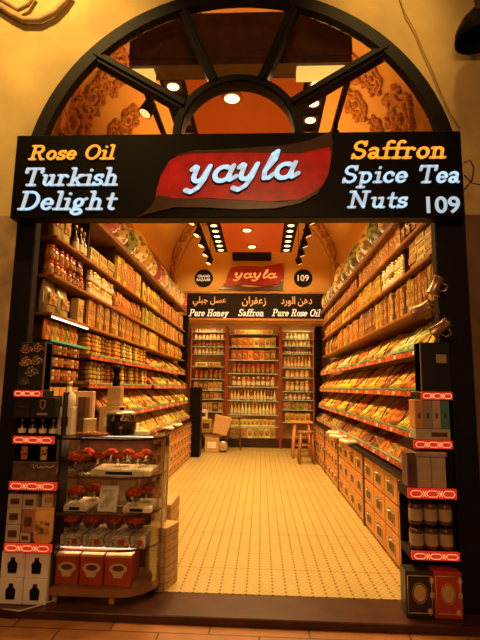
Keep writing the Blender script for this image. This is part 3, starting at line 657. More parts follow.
def tier(side, k, l0, z0, depth, rise, ya, yb, nm, mode, cols, wbin):
    sg_ = -1 if side == 'left' else 1; L = (yb-ya)
    t = empty('sloped_display_tray', (CX+sg_*l0, ya, z0), 'sloped glass-fronted sweet tray, %s tier of the %s wall, %s' % (nm[0], side, nm[1]), 'display tray', 'sloped sweet trays of the %s wall' % side)
    def bx(gb, a0, a1, y0_, y1_, z0_, z1_, b=0):
        a, c_ = sorted((sg_*a0, sg_*a1)); return gb.box(a, c_, y0_, y1_, z0_, z1_, b)
    gb = g(wood); a = sg_*depth
    gb.add([(0,0,-.03),(a,0,rise-.03),(a,L,rise-.03),(0,L,-.03),(0,0,-.045),(a,0,rise-.045),(a,L,rise-.045),(0,L,-.045)], [(0,1,2,3),(4,7,6,5),(0,4,5,1),(3,2,6,7),(0,3,7,4),(1,5,6,2)])
    bx(gb, depth, depth+.01, 0, L, rise-.05, rise+.02).obj('tray_board', t)
    o = bx(g(pricem), -.02, -.008, 0, L, -.06, -.012, .002).obj('price_strip', t)
    bx(g(green_e), -.022, -.006, 0, L, -.004, .004).obj('green_edge', o)
    for q in range(3): y = L*(q+.5)/3; bx(g(white), -.024, -.020, y-.03, y+.03, -.052, -.02).obj('price_card', o)
    gb = g(glass); a2 = sg_*.05
    gb.add([(sg_*-.012,.01,.005),(sg_*-.012,L-.01,.005),(a2,L-.01,.10),(a2,.01,.10)], [(0,1,2,3)]); gb.obj('glass_guard', t)
    nb = max(1, round(L/wbin)); wb = L/nb; ang = math.atan2(rise, depth)
    for q in range(nb+1):
        if q % 2 == 0:
            y = min(max(q*wb, .006), L-.006); pts = [(sg_*depth*u, y, rise*u+.02+.085*math.sin(PI*min(1,u*1.1))) for u in [i/8 for i in range(9)]]
            g(black).tube(pts, .005, 5).obj('divider', t)
    for q in range(nb):
        y = ya+q*wb; cn = cols[q % len(cols)] if random.random() < .7 else random.choice(cols)
        where = '%s bin, %s %s-wall tray, %s' % (ordn(q), nm[0], side, nm[1])
        md = mode if mode != 'mix' else ('bar' if q % 3 else 'heap')
        if md == 'heap': heap(side, sg_, l0+.005, z0-.005, l0+depth-.01, z0+rise-.01, y+.008, y+wb-.008, cn, '%s loose sweets, %s' % (CN[cn], where), 'loose sweets in the sloped trays')
        else:
            k_ = max(1, int(wb/.072)); w_ = wb/k_
            for i in range(k_):
                c = tuple(x*random.uniform(.8,1.2) for x in AM[cn]); rz = PI if sg_ < 0 else 0
                s_ = math.hypot(depth, rise)/.36*.95
                place('bar', (CX+sg_*(l0+.008), y+w_*(i+.5), z0-.012), (0, -ang, rz+R_(random.uniform(-2,2))), (s_, w_/.072, random.uniform(.9,1.5)),
                      '%s sweet bar, %s in %s' % (CN[cn], ordn(i), where), 'sweet bars in the sloped trays', c)
NM = ['first bay', 'second bay', 'third bay', 'fourth bay']
for k in range(4):
    ya, yb = SEG[k]+.01, SEG[k+1]-.01
    for (l0, z0, d, rs, nm, md, cols) in (
        (1.36, .865, .36, .21, 'lowest', 'heap', ['brown','rust','orange','tan','amber']),
        (1.40, 1.13, .34, .27, 'second', 'bar', ['amber','yellow','rust','orange','gold','brown']),
        (1.43, 1.46, .32, .27, 'third', 'bar', ['yellow','orange','gold','rust','amber']),
        (1.45, 1.79, .31, .26, 'highest', 'mix', ['gold','amber','cream','green','orange'])):
        tier('right', k, l0, z0, d, rs, ya, yb, (nm, NM[k]), md, cols, .27 if md == 'heap' else .30)
for k in range(4):
    ya, yb = max(SEG[k]+.01, 1.62), SEG[k+1]-.01
    for (l0, z0, d, rs, nm, md, cols) in (
        (1.33, .865, .36, .24, 'lowest', 'heap', ['gold','tan','cream','amber','yellow']),
        (1.38, 1.17, .34, .24, 'second', 'mix', ['gold','rust','tan','amber','yellow']),
        (1.43, 1.48, .32, .22, 'third', 'mix', ['rust','amber','gold','brown'])
        ) + (((1.46, 1.76, .30, .20, 'highest', 'mix', ['gold','amber','rust']),) if k > 1 else ()):
        if k <= 1 and nm == 'third': continue
        tier('left', k, l0, z0, d, rs, ya, yb, (nm, NM[k]), md, cols, .27)
# two flat shelves of upright sweets in the nearer left bays
for z, nm in ((1.47,'lower'), (1.75,'upper')):
    for k in range(2):
        ya, yb = max(SEG[k]+.01, 1.30), SEG[k+1]-.01
        o = g(wood).box(CX-1.88, CX-1.47, ya, yb, z-.03, z, .003).obj('sweet_shelf', label='%s wooden shelf of upright cut sweets on the left wall, %s' % (nm, NM[k]), cat='shelf')
        g(pricem).box(CX-1.47, CX-1.455, ya, yb, z-.045, z+.012).obj('price_strip', o); g(green_e).box(CX-1.457, CX-1.45, ya, yb, z-.004, z+.006).obj('green_edge', o)
        row('left', z, ya+.02, yb-.02, 'stack', ['rust','gold','cream','brown','amber'], .24, '%s sweet, %s' % (nm, NM[k]), 0, lat=1.49)

# ------------------------------------------------------------------ drawer cabinets
def cabinet(side, y0, y1, front, rows_, cols_, lab):
    sg_ = -1 if side == 'left' else 1; W = HW-front-.01; L = y1-y0
    t = empty('drawer_cabinet', (CX+sg_*front, y0, 0), lab, 'cabinet', 'drawer cabinets of the %s wall' % side)
    def bx(gb, a0, a1, ya, yb, z0, z1, b=0):
        a, c_ = sorted((sg_*a0, sg_*a1)); return gb.box(a, c_, ya, yb, z0, z1, b)
    bx(g(rwood), .02, W, .003, L-.003, 0, .745).obj('body', t)
    ch = .735/rows_; cw = L/cols_
    for i in range(cols_):
        for j in range(rows_):
            ya, yb, za, zb = i*cw+.012, (i+1)*cw-.012, .02+j*(.72/rows_)+.008, .02+(j+1)*(.72/rows_)-.008
            d = bx(g(owood), 0, .02, ya, yb, za, zb, .004).obj('drawer', t)
            m_ = (ya+yb)/2; zm = (za+zb)/2; hw_ = cw*.21; hh_ = (zb-za)*.22
            bx(g(dwood), -.002, .004, m_-hw_, m_+hw_, zm-hh_*1.1, zm+hh_*.6).obj('label_window', d)
            g_ = g(steel); 
            for (a_, b_, c_, e_) in ((m_-hw_-.006,m_+hw_+.006,zm+hh_*.6,zm+hh_*.6+.008),(m_-hw_-.006,m_+hw_+.006,zm-hh_*1.1-.008,zm-hh_*1.1),(m_-hw_-.006,m_-hw_,zm-hh_*1.1,zm+hh_*.6),(m_+hw_,m_+hw_+.006,zm-hh_*1.1,zm+hh_*.6)): bx(g_, -.006, .002, a_, b_, c_, e_)
            g_.obj('label_holder', d)
            g(steel).tube([(sg_*0,m_-.045,zm+hh_*1.0),(sg_*-.028,m_-.04,zm+hh_*1.0),(sg_*-.032,m_,zm+hh_*.95),(sg_*-.028,m_+.04,zm+hh_*1.0),(0,m_+.045,zm+hh_*1.0)], .006, 6).obj('handle', d)
    bx(g(dwood), .03, .05, 0, L, 0, .02).obj('plinth', t)
    return t
YR = [.50, 2.25, 3.95, 5.4, 6.85]
for k in range(4):
    cabinet('right', YR[k]+.03, YR[k+1]-.03, 1.31, 3, 4, 'orange wooden drawer cabinet along the right wall, %s unit from the entrance' % ordn(k))
    g(dwood).box(CX+1.30, CX+1.345, YR[k+1]-.028, YR[k+1]+.028, 0, .745).obj('cabinet_post', label='dark upright between drawer cabinets of the right wall, %s from the entrance' % ordn(k), cat='post', group='dark uprights between drawer cabinets')
for k, (a_, b_) in enumerate(((1.3,2.9),(2.9,4.2),(4.2,5.5),(5.5,6.85))):
    cabinet('left', a_+.004, b_-.004, 1.28, 4 if k else 4, 4, 'orange wooden drawer cabinet along the left wall, %s unit from the entrance' % ordn(k))
g(blackgloss).box(CX+1.27, CX+HW-.01, .54, 6.87, .75, .785, .006).obj('counter_top', label='long black counter top over the drawers of the right wall', cat='counter top')
g(blackgloss).box(CX-HW+.01, CX-1.24, 1.3, 6.87, .75, .785, .006).obj('counter_top', label='long black counter top over the drawers of the left wall', cat='counter top')
# paper packets lying at the counter edge
for i, (x, y, s, rz) in enumerate(((CX-1.30,4.35,'left',.3),(CX-1.29,4.95,'left',-.2),(CX+1.27,3.5,'right',.5),(CX+1.28,4.1,'right',-.3),(CX+1.29,2.9,'right',.2))):
    b = g(cream).box(-.10,.10,-.14,.14,0,.05,.02).obj('paper_packet', loc=(x, y, .787), rot=(0,0,rz), cat='packet', label='cream paper packet on the %s counter edge, %s from the entrance' % (s, ['first','second','second','third','first'][i]))
    g(print_m).box(-.06,.06,-.09,.09,.049,.052).obj('label', b)

# ------------------------------------------------------------------ back shelves
def backunit(x0, x1, zs, lab, nm, rows_):
    t = empty('back_shelving', ((x0+x1)/2, 8.7, 0), lab, 'shelving')
    w = (x1-x0)/2
    g(lwood).box(-w, w, .30, .33, .2, 2.98).obj('back_panel', t)
    for sx in (-1,1): a, b = sorted((sx*w, sx*(w-.025))); g(rwood).box(a, b, -.02, .30, .2, 2.98).obj('side_panel', t)
    for z in zs:
        o = g(glass).box(-w+.03, w-.03, .0, .30, z-.012, z).obj('glass_shelf', t); g(cyan_e).box(-w+.03, w-.03, -.004, .0, z-.014, z+.002).obj('glass_edge', o)
    for k, (z, key, cols, hmax) in enumerate(rows_):
        wd, h = SIZE[key]; sz = min(2.1, hmax/h*.95); kx = min(max(sz,.95),1.4); st = wd*kx*1.02; n_ = int((2*w-.1)/st); off = (2*w-n_*st)/2
        for i in range(n_):
            cn = random.choice(cols); c = tuple(q*random.uniform(.8,1.2) for q in AM[cn])
            place(key, ((x0+off+st*(i+.5)), 8.8+random.uniform(-.02,.03), z), (0,0,0), (kx,kx,sz*random.uniform(.9,1)), '%s %s, %s along the %s shelf down, %s back unit' % (CN[cn], WORD[key], ordn(i), ordn(len(rows_)-1-k), nm), 'goods on the %s back shelves' % nm, c)
    return t
backunit(-.86, .46, [.50,.79,1.14,1.48,1.81,2.15,2.48,2.81], 'central back shelving unit with glass shelves and red uprights', 'central',
    [(.215,'carton',['gold','cream','tan'],.28), (.50,'carton',['gold','cream'],.20), (.79,'bottle',['cream','gold'],.30), (1.14,'bottle',['gold','brown','cream'],.28), (1.48,'honey',['brown','rust','amber'],.27), (1.81,'jar',['brown','dark','rust'],.27), (2.15,'carton',['orange','red','brown'],.28), (2.48,'carton',['cream','orange','gold'],.28), (2.81,'flat',['gold','amber'],.10)])
backunit(-1.80, -.90, [.85,1.16,1.38,1.66,1.97,2.29,2.48,2.67,2.86], 'back shelving unit beside the left wall', 'left-hand',
    [(.85,'carton',['tan','dark'],.26),(1.16,'carton',['tan','brown'],.18), (1.38,'carton',['gold','brown','tan'],.24), (1.66,'jar',['dark','red','brown'],.25), (1.97,'flat',['tan','cream'],.14), (2.29,'honey',['tan','brown'],.15), (2.48,'jar',['dark','brown','amber'],.15), (2.67,'honey',['amber','gold'],.15), (2.86,'honey',['rust','gold'],.10)])
backunit(.50, 1.32, [.62,.93,1.17,1.38,1.72,1.97,2.32,2.52,2.70,2.90], 'back shelving unit beside the right wall', 'right-hand',
    [(.62,'carton',['tan','gold'],.25), (.93,'carton',['brown','green','tan'],.19), (1.17,'honey',['dark','tan'],.17), (1.38,'honey',['amber','tan','green'],.28), (1.72,'honey',['honey','amber'],.2), (1.97,'bottle',['honey','amber','gold'],.30), (2.32,'bottle',['brown','dark'],.17), (2.52,'honey',['yellow','gold'],.15), (2.70,'honey',['green','gold'],.16)])
g(mat('base_dark', (.03,.008,.004), .3)).box(-1.82, 1.44, 8.68, 9.04, 0, .195).obj('shelving_base', label='low dark base under the back shelves', cat='base')
for i, x in enumerate((-.88, .48)):
    g(mat('red_paint', (.25,.04,.015), .4)).box(x-.035, x+.035, 8.61, 8.67, .0, 3.0).obj('red_upright', label='thin red upright between back shelves, on the %s wall side' % ('left' if i == 0 else 'right'), cat='upright')
g(blackgloss).box(-1.52, -1.28, 6.87, 7.15, 0, 1.45, .01).obj('cabinet_end', label='tall black cabinet end closing the left counter', cat='cabinet')
g(blackgloss).box(-1.80, -1.60, 6.87, 7.0, 1.46, 3.0, .01).obj('black_pillar', label='narrow black pillar at the far end of the left shelves', cat='pillar')
g(blackgloss).box(1.33, 1.50, 8.5, 8.66, 0, 3.0, .01).obj('black_pillar', label='narrow black pillar beside the right-wall back shelving unit', cat='pillar')

# stools, bag and boxes at the far end
def stool(loc, w, h, m, lab, round_=False, legs=4):
    t = empty('stool', loc, lab, 'stool')
    if round_: g(m).lathe([(w*.96,h-.04),(w,h-.03),(w,h-.008),(w*.95,h)], 24).obj('seat', t)
    else: g(m).box(-w,w,-w*.8,w*.8,h-.035,h,.008).obj('seat', t)
    for sx in (-1,1):
        for sy in (-1,1): g(m).tube([(sx*w*.62,sy*w*.55,h-.03),(sx*w*.85,sy*w*.75,0)], .013 if w < .21 and not round_ else .026, 8).obj('leg', t)
    for k_, z in enumerate((h*.35, h*.6)):
        q = w*.75
        g(m).tube([(-q,-q*.9,z),(q,-q*.9,z)], .009, 6).tube([(-q,q*.9,z),(q,q*.9,z)], .009, 6).obj('stretcher', t)
p = at(234, 448.5, 'z', 0); stool((p.x, 8.25, 0), .20, .78, mat('stool_metal', (.22,.13,.07), .4, .4), 'tall thin-legged bar stool before the central back shelves')
stool((.87, 7.15, 0), .23, .76, owood, 'tall honey-coloured wooden stool by the right back shelves')
stool((.90, 6.42, 0), .17, .62, mat('stool_brown', (.30,.12,.04), .45), 'lower round brown wooden stool beside the right drawers', True)
gb = g(paper)
t = empty('paper_bag', (-.95, 7.75, .40), 'brown paper bag leaning by the left back shelves', 'bag')
gb.add([(-.16,-.08,0),(.16,-.08,0),(.16,.08,0),(-.16,.08,0),(-.19,-.05,.42),(.20,-.06,.40),(.19,.03,.42),(-.18,.04,.40)], [(3,2,1,0),(0,1,5,4),(1,2,6,5),(2,3,7,6),(3,0,4,7),(4,5,6,7)]).obj('bag_body', t, rot=(0,R_(12),.2))
g(paper).tube([(-.06,-.02,.40),(-.05,-.02,.50),(.04,-.02,.52),(.08,-.02,.40)], .008, 6).obj('handle', t)
t = empty('small_table', (-1.12, 8.2, 0), 'small dark table carrying cartons beside the left back shelves', 'table')
g(dwood).box(-.32,.32,-.2,.2,.36,.40,.005).obj('tabletop', t)
for sx in (-1,1):
    for sy in (-1,1): g(dwood).box(sx*.29-.02,sx*.29+.02,sy*.17-.02,sy*.17+.02,0,.36).obj('leg', t)
for i, (x, w, h, m, lb) in enumerate(((-1.30,.13,.30,gold,'gold carton on the small dark table'),(-1.36,.08,.22,white,'pale carton on top of the gold carton'))):
    z = .40 if i == 0 else .70
    o = g(m).box(-w,w,-.1,.1,0,h,.005).obj('cardboard_carton', loc=(x,8.2,z), label=lb, cat='carton'); g(dwood).box(-w*.6,w*.6,-.103,-.099,h*.3,h*.7).obj('label', o)
o = g(paper).box(-.16,.16,-.12,.12,0,.32,.005).obj('cardboard_carton', loc=(-1.1,7.75,0), label='brown carton on the floor before the small dark table', cat='carton'); g(white).box(-.1,.1,-.123,-.119,.1,.24).obj('label', o)
o = empty('round_device', (-.86,7.75,0), 'small round metal-rimmed dial on the floor near the back shelves', 'dial')  # unidentified round object, built as a plain dial
gb = g(steel); gb.mx = Matrix.Translation((0,0,.13)) @ Matrix.Rotation(PI/2,4,'X'); gb.lathe([(.10,-.04),(.12,0),(.11,.03),(.09,.04)], 20).obj('ring', o); gb = g(lwood); gb.mx = Matrix.Translation((0,-.042,.13)) @ Matrix.Rotation(PI/2,4,'X'); gb.lathe([(.03,.0),(.085,-.005)],20).obj('face', o); g(black).box(-.07,.07,-.05,.05,0,.02,.004).obj('foot', o)

# ------------------------------------------------------------------ left entrance bay: spice rack, lit shelf
t = empty('spice_rack', (-1.82, .46, 0), 'narrow lit rack of spice tins beside the left door post', 'rack')
g(dwood).box(-.24,-.22,.0,.78,1.1,2.0).obj('back_panel', t)
o = g(glass).box(-.22,.17,.0,.78,1.795,1.805).obj('glass_shelf', t); g(green_e).box(.165,.178,0,.78,1.790,1.808).obj('glass_edge', o)
g(dwood).box(-.22,.15,.0,.78,1.47,1.49).obj('shelf', t); g(dwood).box(-.22,.19,0,.70,1.10,1.13).obj('shelf', t)
g(black).box(.12,.16,0,.78,1.975,2.0).obj('lamp_profile', t); g(led).box(.16,.165,.0,.78,1.978,1.992).obj('lit_strip', t)
for z in (1.60,1.70): g(black).box(.0,.13,.0,.78,z-.004,z).obj('tin_rail', t)
c = 0
for i in range(7):
    cn = ['orange','amber','yellow','orange','green','amber','orange'][i]; y = .51+i*.095
    place('pouch', (-1.72, y, 1.806), (0,0,PI/2), (.78,.8,.75), '%s tea pouch on the green-edged rack shelf, %s from the entrance' % (cn, ordn(i)), 'pouches on the green-edged shelf', AM[cn])
for k_, z in enumerate((1.492,1.602,1.702)):
    for i in range(13):
        y = .49+i*.056; cn = ['dark','red','rust','cream','red','orange'][(i+k_*5) % 6]
        place('tin', (-1.72, y, z), (0,0,PI/2), (1,1,.86 if k_ else 1), '%s spice tin, %s from the entrance, %s row up, spice rack' % (CN[cn], ordn(i), ordn(k_)), 'tins in the spice rack', AM[cn])
for i in range(5):
    cn = ['cream','tan','orange','rust','tan'][i]
    place('carton', (-1.70, .54+i*.13, 1.132), (0,0,PI/2), (1.05,1,1.5), '%s carton on the lowest spice rack shelf, %s from the entrance' % (cn, ordn(i)), 'cartons on the lowest rack shelf', AM[cn])
o = g(dwood).box(-.28,.16,0,.74,0,1.09,.004).obj('base_cabinet', loc=(-1.78,.46,0), label='dark cabinet under the spice rack behind the glass case', cat='cabinet')
g(dwood).box(.158,.17,.02,.36,.05,1.05,.004).obj('door', o); g(dwood).box(.158,.17,.38,.72,.05,1.05,.004).obj('door', o)

# ------------------------------------------------------------------ glass saffron case
GX0, GX1, GY0, GY1 = -1.43, -.715, .20, .62
gc = empty('glass_display_case', ((GX0+GX1)/2, GY0, 0), 'round-cornered glass display case with four shelves of saffron by the left post', 'display case')
HWc = (GX1-GX0)/2; Dp = GY1-GY0; RC = .26
def outline(ins=0):
    P = [(-HWc+ins, Dp-ins), (-HWc+ins, ins)]
    for i in range(11): a = -PI/2+PI/2*i/10; P.append((HWc-RC+(RC-ins)*math.cos(a), RC+(RC-ins)*math.sin(a)))
    P.append((HWc-ins, Dp-ins)); return P
def slab(m, z0, z1, ins=0):
    P = outline(ins); n_ = len(P); gb = g(m)
    return gb.add([(p[0],p[1],z0) for p in P]+[(p[0],p[1],z1) for p in P], [list(range(n_))[::-1], list(range(n_,2*n_))]+[(i,(i+1)%n_,n_+(i+1)%n_,n_+i) for i in range(n_)])
def band(m, z0, z1, ins, th, skip_back=True):
    P = outline(ins); Q = outline(ins+th); gb = g(m); n_ = len(P)
    for i in range(n_ - (1 if skip_back else 0)):
        j = (i+1) % n_
        gb.add([(P[i][0],P[i][1],z0),(P[j][0],P[j][1],z0),(Q[j][0],Q[j][1],z0),(Q[i][0],Q[i][1],z0),(P[i][0],P[i][1],z1),(P[j][0],P[j][1],z1),(Q[j][0],Q[j][1],z1),(Q[i][0],Q[i][1],z1)], [(0,1,2,3),(4,7,6,5),(0,4,5,1),(1,5,6,2),(2,6,7,3),(3,7,4,0)])
    return gb
slab(mat('case_base', (.30,.13,.07), .35, .2), .05, .10).obj('base', gc)
zsh = [.10, .345, .575, .82]
for z in zsh[1:]:
    o = slab(glass, z-.008, z, .012).obj('glass_shelf', gc); band(dwood, z-.012, z+.003, .004, .008).obj('shelf_edge', o)
o = slab(glass, 1.085, 1.095).obj('top', gc); band(black, 1.07, 1.083, 0, .012).obj('rim', o)
band(glass, .10, 1.07, 0, .004).obj('glazing', gc)
for (x, y) in ((-HWc+.006,.006),(-HWc+.006,Dp-.006),(HWc-.006,Dp-.006),(HWc-.006,RC)): g(steel).box(x-.006,x+.006,y-.006,y+.006,.10,1.07).obj('corner_post', gc)
for (x, y) in ((-HWc+.04,.04),(HWc-.28,.04),(-HWc+.04,Dp-.05),(HWc-.05,Dp-.05)): g(lwood).box(x-.018,x+.018,y-.018,y+.018,-.002,.05,.003).obj('foot', gc)
g(dwood).box(-HWc+.01,HWc-.01,Dp-.02,Dp-.008,.10,1.07).obj('back_panel', gc)
g(led).box(-HWc+.03,HWc-.12,Dp-.05,Dp-.04,1.058,1.066).obj('case_light', gc); g(led).box(-HWc+.03,HWc-.10,.10,.115,.325,.332).obj('case_light', gc)
# bowl of saffron
r = bpy.data.objects.new('saffron_bowl', None); COL.objects.link(r)
k1 = g(jarglass).lathe([(.028,0),(.030,.004),(.012,.012),(.018,.022),(.046,.04),(.052,.07),(.050,.071),(.044,.044),(.016,.026),(.001,.024)], 20, cap=False).obj('bowl', r)
gb = g(saffron); v = []; f = []; n_ = 20
prof = [(.016,.028),(.042,.046),(.050,.070),(.053,.078),(.046,.092),(.034,.104),(.018,.112),(.002,.115)]
for (rr, zz) in prof:
    for i in range(n_): a = 2*PI*i/n_; q = rr*(1+random.uniform(-.05,.07)); v.append((q*math.cos(a), q*math.sin(a), zz+random.uniform(-.002,.003)))
for j in range(len(prof)-1):
    for i in range(n_): k = (i+1) % n_; f.append((j*n_+i, j*n_+k, (j+1)*n_+k, (j+1)*n_+i))
k2 = gb.add(v, f, True).obj('saffron_mound', r)
proto('saffron', r, 'bowl', (k1, k2))
def inx(px, y=.30): return at(px, 480, 'y', y).x
SH = ['bottom','third','second','top']
def bowl(px, y, z, s, lab): place('saffron', (inx(px, y), y, z), (0,0,random.uniform(0,3)), (s,s,s), lab, 'bowls of saffron in the glass case')
for px, s, w in ((97,1.15,'front row, beside the big dome bowl'),(117,1.15,'front row, in the middle'),(137,1.15,'front row, nearest the rounded corner')):
    bowl(px, .31, .875, s*.78, 'small glass bowl of red saffron, top case shelf, '+w)
for px, w in ((86,'behind the big dome bowl'),(110,'middle of the back row'),(127,'second from the doorway end'),(145,'doorway end')):
    bowl(px, .46, .875, .95, 'small saffron bowl, top case shelf, back row, '+w)
place('saffron', (inx(79,.31), .31, .822), (0,0,0), (1.7,1.5,1.45), 'large bulging glass bowl heaped with saffron on the top case shelf', 'bowls of saffron in the glass case')
for px, y, s, w in ((77,.30,1.15,'by the left post'),(95,.44,1.0,'behind the white booklet'),(134,.30,1.1,'in front, beside the white booklet'),(147,.42,1.1,'in the rounded corner')):
    bowl(px, y, .615, s, 'small glass bowl of red saffron, second case shelf, '+w)
for px, w in ((75,'on the patterned box by the left post'),(95,'second along the patterned boxes'),(117,'third along the patterned boxes'),(138,'nearest the rounded corner')):
    bowl(px, .31, .425, 1.15, 'small bowl of red saffron, third case shelf, '+w)
    if px > 80: bowl(px-10, .44, .425, 1.0, 'back-row saffron bowl, third case shelf, behind the one '+w)
def tray(px0, px1, z, lab, y0=.26):
    a = inx(px0, y0); b = inx(px1, y0)
    o = g(cream).box(0, b-a, 0, .26, 0, .035, .003).box(0.005, b-a-.005, .005, .255, .035, .04).obj('saffron_stand', loc=(a,y0,z+.001), label=lab, cat='stand'); g(black).box((b-a)*.25,(b-a)*.7,-.002,.001,.008,.028).obj('label', o)
tray(90, 150, .822, 'long white riser under the saffron bowls of the top case shelf'); tray(65, 88, .577, 'short white riser by the left post on the second case shelf'); tray(124, 152, .577, 'short white riser by the rounded corner on the second case shelf')
for i, (a_, b_) in enumerate(((64,85),(86,107),(108,132),(133,148))):
    a = inx(a_, .25); b = inx(b_, .25)
    o = g(mat('patterned_box', (.50,.42,.32), .5, 0, .6, 45, cells=70, cellvar=.5)).box(0,b-a-.004,0,.28,0,.075,.003).obj('patterned_box', loc=(a,.25,.347), label='grey patterned saffron box on the third case shelf, %s from the left post' % ordn(i), cat='box', group='patterned boxes in the glass case')
    g(redlid).box((b-a)*.55,(b-a)*.8,-.002,.002,.02,.055).obj('emblem', o)
for i, (a_, b_) in enumerate(((61,84),(85,108),(109,136))):
    a = inx(a_, .24); b = inx(b_, .24); w = b-a
    o = g(redbox).box(0.002,w-.004,0,.22,0,.20,.004).obj('coffee_box', loc=(a,.24,.101), label='red gift box picturing a white cup, %s from the left post on the case floor' % ordn(i), cat='box', group='red boxes on the case floor')
    gb = g(mat('cup_print', (.72,.50,.32), .5)); gb.prism([(w*.5+.062*math.cos(t), .115+.034*math.sin(t)) for t in [2*PI*k/20 for k in range(20)]], -.002, .001).prism([(w*.5-.045,.100),(w*.5+.045,.100),(w*.5+.028,.058),(w*.5-.028,.058)], -.003, .001).obj('cup_picture', o)
    g(mat('cup_coffee', (.12,.04,.02))).prism([(w*.5+.040*math.cos(t), .119+.019*math.sin(t)) for t in [2*PI*k/16 for k in range(16)]], -.004, .0).obj('coffee_picture', o)
    g(mat('glow_tinted_lid', (.75,.30,.10), .4)).box(.002,w-.004,-.002,.222,.185,.203,.003).obj('lid', o)  # orange glow on the box tops is put into this colour
def slant(name, m, px, y, z, w, h, th, lab, cat, tilt=15, pic=None, rz=0):
    o = g(m).box(-w/2,w/2,0,th,0,h,.003).obj(name, loc=(inx(px,y),y,z), rot=(R_(-tilt),0,rz), label=lab, cat=cat)
    if pic: g(pic).box(-w*.36,w*.36,-.002,.001,h*.12,h*.85).obj('picture', o)
    return o
slant('booklet', white, 108, .27, .578, .135, .175, .02, 'white booklet with a figure drawing leaning on the second case shelf', 'booklet', 12, mat('booklet_print', (.70,.62,.50), .5, 0, .4, 20, cells=14, cellvar=.5), -.1)
slant('framed_certificate', mat('frame_tan', (.45,.34,.20), .5), 126, .50, .578, .19, .19, .015, 'pale framed card at the back of the second case shelf', 'framed card', 6, cream)
# on top of the case
CT = 1.096
def T(px, y=.36): return at(px, 430, 'y', y).x
o = g(cream).box(-.055,.055,-.05,.05,0,.20,.004).obj('tall_box', loc=(T(69),.32,CT), label='tall cream box with a dark window on the glass case', cat='box'); g(dwood).box(-.025,.025,-.052,-.049,.06,.13).obj('window', o)
gb = g(cream).lathe([(.045,0),(.05,.01),(.05,.08),(.02,.11),(.018,.15)], 16); o = gb.obj('cologne_bottle', loc=(T(69),.32,CT+.201), label='cream flask standing on the tall cream box', cat='bottle'); g(gold).lathe([(.021,.15),(.021,.18)], 12).obj('cap', o)
g(dwood).box(-.03,.03,-.04,.04,0,.27,.003).obj('dark_box', loc=(T(80),.40,CT), label='narrow dark box behind the tall cream box', cat='box')
o = g(mat('pink_card', (.70,.42,.25), .5)).box(-.085,.085,-.03,.03,0,.31,.004).obj('gift_bag', loc=(T(73),.53,CT), label='tall pinkish gift bag at the back of the glass case top', cat='bag'); g(paper).box(-.03,.03,-.032,-.029,.05,.2).obj('picture', o)
o = g(paper).box(-.085,.085,-.06,.06,0,.20,.004).obj('cardboard_box', loc=(T(106),.50,CT), label='brown cardboard box behind the yellow cup on the case', cat='box'); g(cream).box(-.05,.05,-.062,-.059,.05,.12).obj('label', o)
g(lwood).box(-.05,.05,-.045,.045,0,.15,.004).obj('cardboard_box', loc=(T(108),.50,CT+.201), label='small tan box stacked on the brown cardboard box', cat='box')
o = g(blackgloss).lathe([(.028,0),(.032,.05),(.02,.07),(.022,.10),(.034,.13),(.03,.155),(.01,.165)], 14).obj('pepper_mill', loc=(T(108),.50,CT+.352), label='black turned pepper mill on top of the small tan box', cat='pepper mill')
o = g(mat('yellow_cup', (.90,.72,.30), .4)).lathe([(.042,0),(.045,.006),(.045,.11),(.048,.115),(.043,.112),(.040,.01)], 20).obj('paper_cup', loc=(T(92),.31,CT), label='pale yellow cylinder cup on the glass case', cat='cup')
t = empty('snack_plate', (T(99),.26,CT), 'flat plate of shelled nuts at the front of the glass case top', 'plate')
g(copper).lathe([(.10,0),(.115,.008),(.135,.018),(.131,.02),(.10,.010),(.001,.008)], 24, cap=False, sy=.55).obj('plate', t)
gb = g(mat('shelled_nuts', (.62,.30,.14), .6, 0, .3, 30))
for i in range(26): a = random.uniform(0,2*PI); rr = random.uniform(0,.10); gb.mx = Matrix.Translation((rr*math.cos(a), rr*math.sin(a)*.5, .016+.008*random.random())) @ Matrix.Rotation(random.uniform(0,3),4,'Z'); gb.lathe([(.001,-.008),(.009,-.004),(.010,.003),(.001,.009)], 8, cap=False)
o = gb.obj('nuts', t); o['kind'] = 'stuff'
t = empty('tea_jar', (T(121),.36,CT), 'wide glass jar of dark tea with a lid on the glass case', 'jar')
g(jarglass).lathe([(.10,0),(.108,.006),(.108,.145),(.102,.15)], 28).obj('jar_glass', t); g(tea).lathe([(.10,.008),(.103,.012),(.103,.095),(.001,.10)], 28).obj('tea', t)
g(steel).lathe([(.112,.15),(.112,.162),(.07,.175),(.02,.18)], 28).obj('lid', t); g(black).lathe([(.012,.178),(.02,.19),(.02,.198)], 12).obj('knob', t); g(dwood).tube([(.02,-.03,.11),(.05,-.05,.16)], .006).obj('scoop', t)
o = g(cream).box(-.06,.06,-.045,.045,0,.03,.004).obj('price_tray', loc=(T(140),.40,CT), label='low cream tray beside the tea jar at the rounded end', cat='tray')

